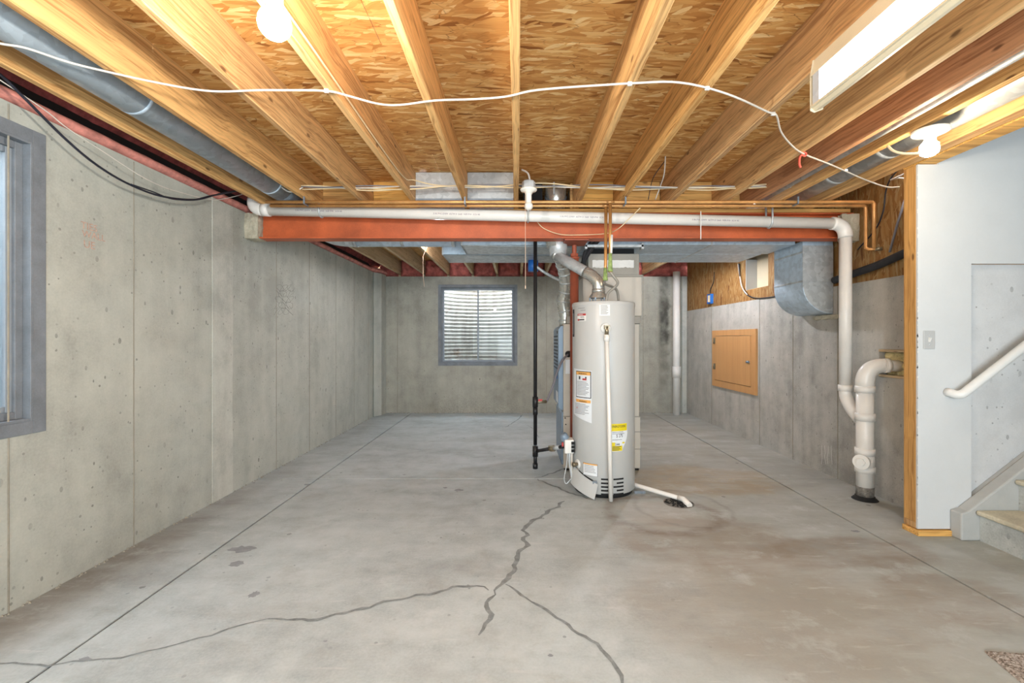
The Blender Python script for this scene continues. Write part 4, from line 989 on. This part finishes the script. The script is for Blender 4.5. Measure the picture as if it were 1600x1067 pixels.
M().tube(smooth_path([(0.69, cu2[0], 1.69), (0.70, 3.62, 1.66), (0.82, 3.76, 1.63), (0.85, 3.80, 1.515)], 6), 0.0105, 10).build('flex_connector', 'furnace_grey', cp)
M().tube([(2.76, cu2[0] - 0.05, 1.915), (2.80, cu2[0] - 0.07, 1.915)], 0.014, 10).build('wall_stub', 'brass', cp)
for x in (-1.63, -0.40, 0.83, 2.15):
    M().box(x - 0.006, x + 0.006, 3.48, 3.575, 2.255, 2.262).box(x - 0.006, x + 0.006, 3.478, 3.484, 2.255, 2.312).box(x - 0.006, x + 0.006, 3.574, 3.58, 2.255, 2.312).build('pipe_hanger', 'galv_dark', cp)

# white PVC drain
pv = thing('drain_pipe', (0, 3.70, 2.2), 'long white plastic drain pipe sloping across the front of the red beam', 'pipe')
pa = P(412, 328, 3.69); pb = P(1300, 349, 3.69)
M().tube([pa, pb], 0.0445, 28).build('pipe_run', 'pvc', pv)
M().tube(arc(pa, pa + Vector((-0.09, 0, 0.003)), pa + Vector((-0.095, 0.03, 0.09)), 8), 0.05, 24).build('elbow', 'pvc', pv)
M().tube([pa + Vector((-0.01, 0, 0)), pa + Vector((0.05, 0, -0.001))], 0.0515, 24).build('hub', 'pvc', pv)
xd = P(1321, 500, 3.69).x
M().tube(arc(pb - Vector((0.005, 0, 0)), (xd, 3.69, pb.z - 0.002), (xd, 3.69, pb.z - 0.115), 10), 0.051, 24).build('elbow', 'pvc', pv)
M().tube([(xd, 3.69, pb.z - 0.10), (xd, 3.69, 0.80)], 0.0445, 28).build('down_pipe', 'pvc', pv)
M().tube([(xd, 3.69, 0.85), (xd, 3.69, 0.80)], 0.052, 24).build('hub', 'pvc', pv)
M().tube(smooth_path([(xd, 3.69, 0.82), (xd, 3.685, 0.765), (xd - 0.003, 3.655, 0.715), (xd - 0.008, 3.60, 0.66), (2.655, 3.52, 0.60)], 5), 0.046, 24).build('offset_bend', 'pvc', pv)
for px in (502, 825, 1202):
    x = P(px, 0, 3.69).x; zc = pa.z + (pb.z - pa.z) * (x - pa.x) / (pb.x - pa.x)
    pts = [(x, 3.69 + 0.0475 * math.cos(a), zc + 0.0475 * math.sin(a)) for a in [R(175 + 190 * i / 14) for i in range(15)]]
    M().tube([(x, 3.645, 2.312), (x, 3.642, zc + 0.02)] + pts + [(x, 3.738, zc + 0.02), (x, 3.74, 2.312)], 0.008, 6, sx=1.0).build('strap_hanger', 'galv', pv)
dirx = (pb - pa).normalized()
for i, s_ in enumerate((0.06, 0.30, 0.52, 0.75)):
    q = pa.lerp(pb, s_) + Vector((0, -0.0448, -0.014))
    text('3 IN PVC-DWV  ASTM D 2665  NSF-PW  SCH 40', 0.018, 'pvc_print', pv, 'pipe_print', q, dirx, (0, 0, 1))
# soil stack with cleanout
so = thing('soil_stack', (2.65, 3.47, 0), 'thick white soil stack with cleanout plug, elbow into the right wall', 'pipe')
sx_, sy_ = 2.652, 3.47
M().tube([(sx_, sy_, 0.03), (sx_, sy_, 0.90)], 0.057, 32).build('stack_pipe', 'pvc', so)
M().tube([(sx_, sy_, 0.84)] + [(sx_, sy_, 0.90)] + arc((sx_, sy_, 0.90), (sx_ + 0.003, sy_ - 0.01, 1.02), (sx_ + 0.11, sy_ - 0.045, 1.022), 10)[1:] + [(2.775, sy_ - 0.06, 1.022)], [0.062, 0.062] + [0.061 - 0.001 * i for i in range(10)] + [0.051], 32).build('sweep_elbow', 'pvc', so)
M().tube([(2.75, sy_ - 0.058, 1.022), (2.86, sy_ - 0.085, 1.022)], 0.043, 28).build('wall_pipe', 'pvc', so)
M().tube([(2.755, sy_ - 0.056, 1.022), (2.785, sy_ - 0.062, 1.022)], 0.054, 28).build('hub', 'pvc', so)
for z, h_ in ((0.84, 0.05), (0.63, 0.06), (0.365, 0.05), (0.23, 0.045)):
    M().tube([(sx_, sy_, z - h_ / 2), (sx_, sy_, z + h_ / 2)], 0.066, 32).build('hub', 'pvc', so)
M().tube([(sx_, sy_, 0.24), (sx_, sy_, 0.36)], 0.062, 32).build('cleanout_tee', 'pvc', so)
cd = Vector((-0.75, -0.60, 0.0)).normalized()
q = Vector((sx_, sy_, 0.30))
M().tube([q + cd * 0.03, q + cd * 0.085], 0.048, 24).tube([q + cd * 0.08, q + cd * 0.1], 0.054, 24).build('cleanout_neck', 'pvc', so)
M().lathe([(0.03, 0.1), (0.03, 0.118), (0, 0.118)], tuple(q), tuple(cd), 6, smooth=False).build('cleanout_plug', 'pvc', so)
M().tube([(sx_, sy_, 0.03), (sx_, sy_, 0.10)], 0.0585, 32).build('dirty_foot', 'dirty_pvc', so)
M().lathe([(0.058, 0.03), (0.064, 0.028), (0.066, 0.016), (0.076, 0.012), (0.08, 0.004), (0.086, 0.001)], (sx_, sy_, 0), n=32).build('floor_collar', 'black', so)
# vent stack in the far right corner
vs_ = thing('vent_stack', (2.585, 7.35, 0), 'white plastic pipe standing in the far right corner', 'pipe')
M().tube([(2.578, 7.36, 0), (2.578, 7.36, 2.31)], 0.057, 24).build('stack_pipe', 'pvc', vs_)
M().tube([(2.578, 7.36, 0.60), (2.578, 7.36, 0.78)], 0.065, 24).build('hub', 'pvc', vs_)
# condensate pipe on the floor
c0 = Vector((0.70, 4.06, 0.03)); c1 = PZ(990, 757, 0.03); c2 = PZ(1064, 779, 0.03); c3 = PZ(1078, 790, 0.012)
co = thing('condensate_pipe', tuple(c2), 'thin white plastic pipe lying on the floor from the heater to the drain', 'pipe')
M().tube([c1 + (c1 - c2) * 0.65, c1, c2], 0.0165, 14).build('pipe_run', 'pvc', co)
M().tube([c2 - (c2 - c1).normalized() * 0.02, c2 + (c2 - c1).normalized() * 0.02, c3], 0.0205, 14).build('elbow', 'pvc', co)
# black insulated pipe on the right wall
M().tube(smooth_path([(2.775, 3.98, 1.735), (2.775, 3.76, 1.76), (2.775, 3.5, 1.79), (2.775, 3.24, 1.838), (2.775, 2.98, 1.87)], 6), [0.03] * 25, 16).build('foam_insulated_pipe', 'foam_black', None, 'black foam-wrapped pipe along the wooden sheathing of the right wall', 'pipe')
# insulated refrigerant lines
ls = thing('refrigerant_lines', (0.6, 4.15, 1.8), 'pair of black insulated lines curving down beside the furnace plenum', 'pipe')
for k in range(2):
    M().tube(smooth_path([P(944 - 8 * k, 366, 4.03), P(934 - 8 * k, 376, 4.04), P(921 - 6 * k, 393, 4.1), P(913 - 2 * k, 408, 4.15), P(912 - k, 418, 4.18), P(913 - k, 428, 4.2)], 6), 0.020 if k == 0 else 0.016, 12).build('insulated_line', 'foam_black', ls)
# supply tube from the blue elbow at back
M().tube(smooth_path([P(836, 415, 4.6), P(850, 425, 4.6), P(868, 435, 4.55), P(885, 442, 4.5)], 6), 0.014, 10).build('flex_conduit', 'galv', None, 'thin grey conduit slanting behind the black gas pipe into the vents', 'conduit')
M().tube([(P(833, 0, 4.9).x, 4.9, 2.068), (P(833, 0, 4.9).x, 4.9, P(833, 424, 4.9).z)], 0.055, 20).build('duct_stub', 'blue_plastic', None, 'blue round stub under the trunk duct behind the gas pipe', 'duct')

# ------------------------------------------------------------------ wall cupboard over the panel
ca = thing('access_door', (XR, 5.9, 0.565), 'square plywood cupboard front with hinged door on the right concrete wall', 'cupboard')
cy0, cy1, cz0, cz1 = 5.295, 6.485, 0.565, 1.342
M().box(XR - 0.022, XR, cy0, cy1, cz0, cz0 + 0.085).box(XR - 0.022, XR, cy0, cy1, cz1 - 0.075, cz1).box(XR - 0.022, XR, cy0, cy0 + 0.11, cz0 + 0.085, cz1 - 0.075).box(XR - 0.022, XR, cy1 - 0.085, cy1, cz0 + 0.085, cz1 - 0.075).build('face_frame', 'cabinet_wood', ca)
dd = M().box(XR - 0.027, XR - 0.002, cy0 + 0.115, cy1 - 0.09, cz0 + 0.091, cz1 - 0.08).build('door', 'cabinet_wood', ca, bevel=0.003)
for z in (0.80, 1.16):
    M().box(XR - 0.034, XR - 0.02, cy1 - 0.12, cy1 - 0.055, z, z + 0.08).tube([(XR - 0.034, cy1 - 0.087, z), (XR - 0.034, cy1 - 0.087, z + 0.08)], 0.007, 8).build('hinge', 'brass', dd)
M().box(XR - 0.036, XR - 0.027, cy0 + 0.13, cy0 + 0.21, 0.935, 0.96).lathe([(0, 0.016), (0.012, 0.014), (0.014, 0)], (XR - 0.036, cy0 + 0.16, 0.95), (-1, 0, 0), 12).build('latch', 'galv_dark', dd)

# ------------------------------------------------------------------ stairs, skirt, handrail, switch
sk = thing('stair_skirt', (2.7, 2.79, 0), 'grey painted skirt board rising beside the stairs along the white wall', 'skirt board')
slope = 0.775
M().prism([(2.69, 0), (4.4, 0), (4.4, 0.178 + slope * 1.66), (2.735, 0.178), (2.69, 0.165)], 1, 2.754, YD - 0.001).prism([(2.83, 0), (4.4, 0), (4.4, 0.17 + slope * 1.66), (2.83, 0.17 + slope * 0.09)], 1, YD - 0.001, YD + 0.037).build('skirt_panel', 'stair_grey', sk, bevel=0.008)
stp = thing('staircase', (3.4, 2.3, 0), 'grey wooden staircase with worn cream treads climbing to the right', 'staircase')
for k in range(6):
    x = 2.80 + 0.235 * k; z = 0.185 * k
    M().box(x, x + 0.02, 1.82, 2.753, z, z + 0.158).build('riser', 'riser', stp)
    M().box(x - 0.028, x + 0.255, 1.82, 2.753, z + 0.158, z + 0.187).build('tread', 'tread', stp, bevel=0.011, seg=3)
    M().box(x + 0.021, x + 0.25, 1.83, 2.75, 0 if k == 0 else z - 0.02, z + 0.156).build('carriage', 'stud', stp)
hr = thing('handrail', (2.7, 2.77, 0.88), 'round white handrail rising along the stair wall', 'handrail')
h0 = Vector((2.69, 2.765, 0.876)); h1 = h0 + Vector((1.7, 0, 1.7 * 0.772))
M().tube([Vector((2.672, YD, 0.893))] + arc((2.676, 2.805, 0.889), (2.685, 2.768, 0.874), (2.715, 2.765, 0.893), 6) + [h1], 0.0255, 18).build('rail', 'white_paint', hr)
for s_ in (0.35, 1.3):
    q = h0 + Vector((s_, 0, s_ * 0.772))
    M().tube([q, q + Vector((0, 0.03, -0.05)), Vector((q.x, YD + 0.015, q.z - 0.06))], 0.008, 8).build('rail_bracket', 'white_paint', hr)
sw = thing('light_switch', P(1451, 545, YD), 'grey light switch on the white partition', 'switch')
q = P(1451, 531, YD)
M().box(q.x - 0.035, q.x + 0.035, YD - 0.006, YD, q.z - 0.057, q.z + 0.057).build('cover_plate', 'plate_grey', sw, bevel=0.004)
M().prism([(YD - 0.006, q.z - 0.012), (YD - 0.018, q.z + 0.012), (YD - 0.006, q.z + 0.014)], 0, q.x - 0.006, q.x + 0.006).build('toggle', 'white_tape', sw)
for z in (-0.03, 0.03):
    M().lathe([(0, 0.0075), (0.003, 0.0072), (0.0035, 0.006)], (q.x, YD, q.z + z), (0, -1, 0), 8).build('screw', 'galv', sw)

# ------------------------------------------------------------------ lamps
def globe(c, r, neck_r, neck_len, n=28):
    prof = [(neck_r, neck_len + r), (neck_r * 1.02, r * 1.05)]
    for i in range(1, 19):
        a = PI * (0.17 + 0.83 * i / 18); prof.append((max(r * math.sin(a), 0.0), r * math.cos(a)))
    return M().lathe(prof, c, n=n)
gl = thing('globe_lamp', (-0.66, 1.265, 2.05), 'lit white globe bulb in a porcelain holder hanging from the ceiling', 'lamp')
gc = P(429, 37, 1.265)
globe(gc, 0.043, 0.017, 0.01).build('bulb', 'bulb_on', gl)
M().lathe([(0.0, 0.058), (0.021, 0.058), (0.023, 0.09), (0.03, 0.105), (0.058, 0.118), (0.064, 0.126), (0.064, 0.136), (0, 0.138)], tuple(gc), n=32).build('porcelain_holder', 'porcelain', gl)
M().lathe([(0, 0.138), (0.052, 0.138), (0.052, 0.185), (0, 0.185)], tuple(gc), n=8, smooth=False).build('junction_box', 'galv_dark', gl)
M().box(-0.804, gc.x + 0.02, gc.y - 0.015, gc.y + 0.015, gc.z + 0.185, gc.z + 0.235).build('mounting_bracket', 'stud', gl)
M().tube([(gc.x - 0.03, gc.y, gc.z + 0.118), (gc.x - 0.032, gc.y, gc.z - 0.0)], 0.0012, 6).build('pull_chain', 'string', gl)

sl = thing('small_lamp', (2.09, 2.31, 2.15), 'lit small bulb in a round white porcelain holder under the shiny duct', 'lamp')
sc_ = P(1452, 234, 2.31)
M().lathe([(0.016, 0.075), (0.019, 0.05), (0.038, 0.025), (0.041, 0.0), (0.037, -0.018), (0.02, -0.031), (0, -0.034)], tuple(sc_), n=28).build('bulb', 'bulb_on_small', sl)
M().lathe([(0.0, 0.042), (0.022, 0.042), (0.024, 0.072), (0.035, 0.085), (0.072, 0.095), (0.078, 0.101), (0.078, 0.110), (0, 0.112)], tuple(sc_ + Vector((0.005, 0, -0.012))), n=36).build('porcelain_holder', 'porcelain', sl)
M().lathe([(0, 0.1), (0.055, 0.1), (0.055, 0.118), (0, 0.118)], tuple(sc_ + Vector((0.005, 0, -0.012))), n=8, smooth=False).build('junction_box', 'galv_dark', sl)
M().tube(smooth_path([P(1387, 228, 2.36), P(1396, 236, 2.34), P(1412, 240, 2.32), P(1440, 240, 2.30)], 5), 0.006, 8).build('feed_cable', 'cable_cream', sl)

pl = thing('pull_chain_lamp', (0.08, 3.27, 2.13), 'unlit bulb in a porcelain pull-chain holder beside the middle joist', 'lamp')
pc = P(826, 322, 3.27)
globe(pc, 0.031, 0.021, 0.07, 24).build('bulb', 'bulb_off', pl)
M().lathe([(0.0, 0.085), (0.025, 0.085), (0.028, 0.10), (0.055, 0.108), (0.060, 0.114), (0.060, 0.122), (0, 0.124)], tuple(pc), n=32).build('porcelain_holder', 'porcelain', pl)
M().lathe([(0, 0.124), (0.048, 0.124), (0.048, 0.172), (0.042, 0.178), (0, 0.178)], tuple(pc), n=8, smooth=False).build('junction_box', 'plate_grey', pl)
M().tube(smooth_path([pc + Vector((0.01, 0, 0.175)), pc + Vector((-0.005, 0.0, 0.235)), pc + Vector((-0.05, 0.02, 0.27))], 5), 0.007, 8).build('feed_cable', 'cable_white', pl)
M().tube([pc + Vector((-0.025, -0.02, 0.11)), P(821, 400, 3.25), P(821, 450, 3.25)], 0.0016, 6).tube([P(821, 446, 3.25), P(821, 451, 3.25)], 0.004, 8).build('pull_string', 'string', pl)

r2 = thing('rear_lamp', (1.70, 5.62, 2.24), 'lit lamp tucked up between the rear joists behind the furnace ducts', 'lamp')  # invented lamp hidden by the ducts, brightens the back of the room
rc = Vector((1.90, 5.62, 2.352))
M().box(1.7245, 2.096, 5.60, 5.64, 2.458, 2.478).build('mounting_bracket', 'stud', r2)
globe(rc, 0.031, 0.018, 0.03, 20).build('bulb', 'rear_bulb', r2)
M().lathe([(0.0, 0.058), (0.022, 0.058), (0.03, 0.075), (0.058, 0.085), (0.058, 0.108), (0, 0.109)], tuple(rc), n=24).build('porcelain_holder', 'porcelain', r2)
fx_ = thing('fluorescent_lamp', (1.19, 1.17, 2.12), 'long lit fluorescent fixture mounted under a joist, running toward the camera', 'lamp')
fy0, fy1 = 0.55, 1.775
M().prism([(1.225, ZJ - 0.001), (1.158, ZJ - 0.001), (1.152, 2.245), (1.152, 2.118), (1.162, 2.108), (1.19, 2.12)], 1, fy0, fy1).build('housing', 'lamp_housing', fx_, bevel=0.003)
M().box(1.1465, 1.154, fy0 + 0.015, fy1 - 0.015, 2.128, 2.242).build('diffuser', 'tube_on', fx_, bevel=0.002)
M().box(1.1445, 1.154, fy1 - 0.05, fy1 - 0.012, 2.126, 2.244).build('diffuser_end', 'win_alu', fx_)
M().prism([(1.227, ZJ - 0.001), (1.154, ZJ - 0.001), (1.144, 2.25), (1.144, 2.112), (1.16, 2.104), (1.194, 2.117)], 1, fy1, fy1 + 0.004).build('end_cap', 'lamp_housing', fx_, bevel=0.001)
for z in (2.124, 2.246):
    M().box(1.143, 1.155, fy0, fy1, z - 0.004, z + 0.004).build('lens_rail', 'lamp_housing', fx_)

# ------------------------------------------------------------------ cables
ck = [(-60, 52), (0, 68), (40, 75), (110, 98), (180, 115), (240, 128), (300, 139), (345, 143), (400, 141), (440, 141), (510, 142), (545, 150), (590, 162), (625, 164), (680, 157), (740, 155), (790, 151), (830, 142), (880, 137), (940, 133), (990, 130), (1050, 128), (1100, 136), (1150, 152), (1200, 175), (1213, 180), (1220, 205), (1235, 225), (1255, 240), (1300, 258), (1350, 280), (1385, 292), (1405, 292)]
wc = thing('white_cable', (0, 2, 2.29), 'long white electrical cable stapled across the undersides of the joists', 'cable')
path = [PZ(x, y, 2.302) for x, y in ck]
M().tube(smooth_path(path, 4), 0.0046, 8).build('cable_run', 'cable_white', wc)
for x, y in ((510, 142), (984, 131), (1105, 138), (1208, 178), (1322, 266)):
    q = PZ(x, y, 2.302); M().box(q.x - 0.009, q.x + 0.009, q.y - 0.004, q.y + 0.004, 2.2945, 2.3095).build('staple', 'white_tape', wc)
rb = PZ(1257, 241, 2.298)
rt = thing('red_ribbon', tuple(rb), 'red ribbon knotted round the white cable at a knotty joist', 'ribbon')
M().tube([rb + Vector((0.011 * math.cos(a), 0.0, 0.011 * math.sin(a))) for a in [2 * PI * i / 12 for i in range(13)]], 0.005, 8).build('knot', 'ribbon', rt)
M().tube(smooth_path([rb + Vector((-0.012, 0, 0)), rb + Vector((-0.03, -0.004, -0.02)), rb + Vector((-0.032, -0.004, -0.06)), rb + Vector((-0.025, -0.005, -0.08))], 4), 0.006, 8).build('tail', 'ribbon', rt)
# loose cables on the left wall
def hang(name, pts, X, r, mat, label):
    q = [PX(x, y, X) for x, y in pts]
    return M().tube(smooth_path(q, 6), r, 8).build(name, mat, None, label, 'cable')
hang('black_cable', [(-40, 88), (0, 116), (40, 155), (100, 215), (150, 257), (200, 287), (250, 306), (300, 312), (330, 306), (372, 298)], -2.17, 0.006, 'cable_black', 'black cable drooping in front of the left concrete wall')
hang('black_cable', [(205, 288), (240, 300), (270, 311), (310, 312), (345, 302), (374, 297)], -2.16, 0.004, 'cable_black', 'short black cable end tucked along the long drooping black one')
hang('thin_white_wire', [(-40, 100), (0, 125), (70, 172), (105, 200), (160, 236), (215, 272), (250, 290), (280, 300), (330, 312), (362, 308), (384, 302)], -2.18, 0.0026, 'cable_white', 'thin white wire drooping in front of the left concrete wall')
# bundle of cables threaded through the joists near the beam
cb = thing('cable_bundle', (0, 3.44, 2.36), 'bundle of cream and grey cables threaded through the joists near the beam', 'cable')
for k, (mt, ph, a) in enumerate((('cable_cream', 0.0, 0.018), ('cable_white', 1.3, 0.012), ('cable_grey', 2.4, 0.017), ('cable_cream', 4.0, 0.026))):
    pts = []
    for i in range(60):
        x = -1.62 + 0.0637 * i
        pts.append((x, 3.42 + 0.012 * math.sin(x * 3 + ph), 2.368 + 0.006 * (k - 1.5) + a * math.sin(x * 5.1 + ph) * math.sin(x * 2.3 + ph) - (0.012 if k == 3 else 0)))
    M().tube(pts, 0.0048, 7).build('cable', mt, cb)
M().tube(smooth_path([(-1.78, 3.42, 2.37), (-1.72, 3.42, 2.33), (-1.66, 3.42, 2.335), (-1.60, 3.42, 2.37)], 6), 0.005, 7).build('cable', 'cable_white', cb)
# cord down the flank of a joist
M().tube(smooth_path([(-0.795, 0.5, 2.335), (-0.795, 1.6, 2.352), (-0.797, 2.6, 2.345), (-0.797, 3.2, 2.36), (-0.76, 3.35, 2.392), (-0.65, 3.42, 2.385), (-0.5, 3.44, 2.374)], 6), 0.0045, 7).build('stapled_cord', 'cable_cream', None, 'cream cord stapled along the flank of the globe bulb joist', 'cable')
# thin wires around the beam
M().tube(smooth_path([P(838, 345, 3.78), P(850, 357, 3.78), P(875, 366, 3.78), P(905, 367, 3.79), P(945, 365, 3.78), P(965, 358, 3.64), P(985, 340, 3.6), P(1003, 322, 3.58)], 6), 0.0035, 7).build('thermostat_wire', 'cable_cream', None, 'thin cream wire looping over the middle of the red beam', 'wire')
M().tube(smooth_path([P(1095, 330, 3.62), P(1095, 350, 3.63), P(1095, 374, 3.64)], 4), 0.004, 7).build('tie_wire', 'white_tape', None, 'short white strap hanging over the beam and white pipe', 'strap')
M().tube(smooth_path([P(1040, 236, 3.3), P(1038, 270, 3.3), P(1032, 290, 3.4), P(1024, 312, 3.5)], 5), 0.004, 7).build('dangling_wire', 'cable_white', None, 'white wire dangling in a joist bay past the flue', 'wire')
M().tube(smooth_path([P(1040, 250, 3.4), P(1022, 275, 3.4), P(1016, 295, 3.5), P(1013, 312, 3.55)], 5), 0.003, 7).build('dangling_wire', 'cable_black', None, 'black wire dangling in a joist bay past the flue', 'wire')
rl = thing('rear_lamp', (-0.95, 5.2, 2.33), 'lit lamp hidden behind the red beam, its pull string dangling before the far wall', 'lamp')
rc = Vector((-0.94, 5.20, 2.362))
M().box(-1.136, -0.762, 5.18, 5.22, 2.468, 2.488).build('mounting_bracket', 'stud', rl)
globe(rc, 0.031, 0.018, 0.03, 20).build('bulb', 'rear_bulb_dim', rl)
M().lathe([(0.0, 0.058), (0.022, 0.058), (0.03, 0.075), (0.058, 0.085), (0.058, 0.108), (0, 0.109)], tuple(rc), n=24).build('porcelain_holder', 'porcelain', rl)
M().tube([rc + Vector((-0.008, 0, 0.07)), P(668, 384, 5.2), P(661, 400, 5.2), P(661, 430, 5.2), P(663, 448, 5.2)], 0.0022, 6).build('pull_string', 'string', rl)
M().tube(smooth_path([PX(1430, 255, 2.78), PX(1405, 265, 2.76), PX(1391, 280, 2.75), PX(1384, 300, 2.78), PX(1380, 330, 2.79), PX(1368, 358, 2.8), PX(1340, 390, 2.8)], 5), 0.005, 7).build('black_cable', 'cable_black', None, 'black cable running down the wooden sheathing behind the copper pipes', 'cable')
M().tube(smooth_path([PX(1428, 262, 2.74), PX(1408, 274, 2.74), PX(1392, 281, 2.74), PX(1404, 278, 2.77), PX(1420, 280, 2.79)], 5), 0.006, 7).build('coiled_cable', 'cable_white', None, 'looped white cable end at the top of the wooden post', 'cable')
M().tube([PX(1414, 312, 2.79), PX(1402, 350, 2.79), PX(1390, 394, 2.79)], 0.008, 8).build('grey_cable', 'cable_grey', None, 'grey cable slanting down the sheathing near the wooden post', 'cable')
for mt, lab, dz in (('cable_black', 'black cable hooking out of the square opening in the far sheathing', 0), ('cable_white', 'white cable hooking out of the square opening in the far sheathing', 0.02)):
    M().tube(smooth_path([PX(1155 - 90 * dz, 412, 2.80), PX(1156, 432, 2.80), PX(1160, 450, 2.79), PX(1168, 461, 2.79), PX(1185, 466, 2.79), PX(1213, 463, 2.79)][:6 if dz == 0 else 4], 5), 0.007, 7).build('sheathing_cable', mt, None, lab, 'cable')
# blue outlet box on the sheathing
ob = thing('outlet_box', PX(1112, 478, XO), 'open blue outlet box on the wooden sheathing', 'outlet')
q = PX(1112, 467, XO)
M().box(XO - 0.045, XO, q.y - 0.055, q.y - 0.05, q.z - 0.07, q.z + 0.07).box(XO - 0.045, XO, q.y + 0.05, q.y + 0.055, q.z - 0.07, q.z + 0.07).box(XO - 0.045, XO, q.y - 0.05, q.y + 0.05, q.z - 0.07, q.z - 0.065).box(XO - 0.045, XO, q.y - 0.05, q.y + 0.05, q.z + 0.065, q.z + 0.07).box(XO - 0.006, XO, q.y - 0.05, q.y + 0.05, q.z - 0.065, q.z + 0.065).build('box_shell', 'blue_plastic', ob)
M().box(XO - 0.055, XO - 0.006, q.y - 0.03, q.y + 0.01, q.z - 0.05, q.z + 0.05).build('receptacle', 'cable_cream', ob, bevel=0.004)
M().tube(smooth_path([Vector((XO - 0.01, q.y + 0.02, q.z + 0.06)), PX(1110, 452, XO - 0.01), PX(1115, 440, XO - 0.01), PX(1116, 425, XO - 0.01)], 4), 0.005, 6).build('box_wire', 'cable_black', ob)
# carpet offcut
cm = M()
k0 = Vector((1.822, 1.777, 0)); ux = Vector((0.95, -0.09, 0)); uy = Vector((-0.17, -0.82, 0))
def cfn(u, v):
    q = k0 + ux * u + uy * v
    e = min(1, 60 * min(u, 1 - u, v, 1 - v))
    return (q.x + 0.004 * noise.noise(Vector((q.y * 30, 1, 0))) * (1 if u < 0.02 else 0), q.y + 0.004 * noise.noise(Vector((q.x * 30, 2, 0))) * (1 if v < 0.02 else 0), 0.001 + e * (0.010 + 0.006 * noise.noise(q * 90)))
cm.grid(cfn, 130, 120)
cm.build('carpet_mat', 'carpet', None, 'speckled grey carpet offcut lying on the floor near the stairs', 'mat')
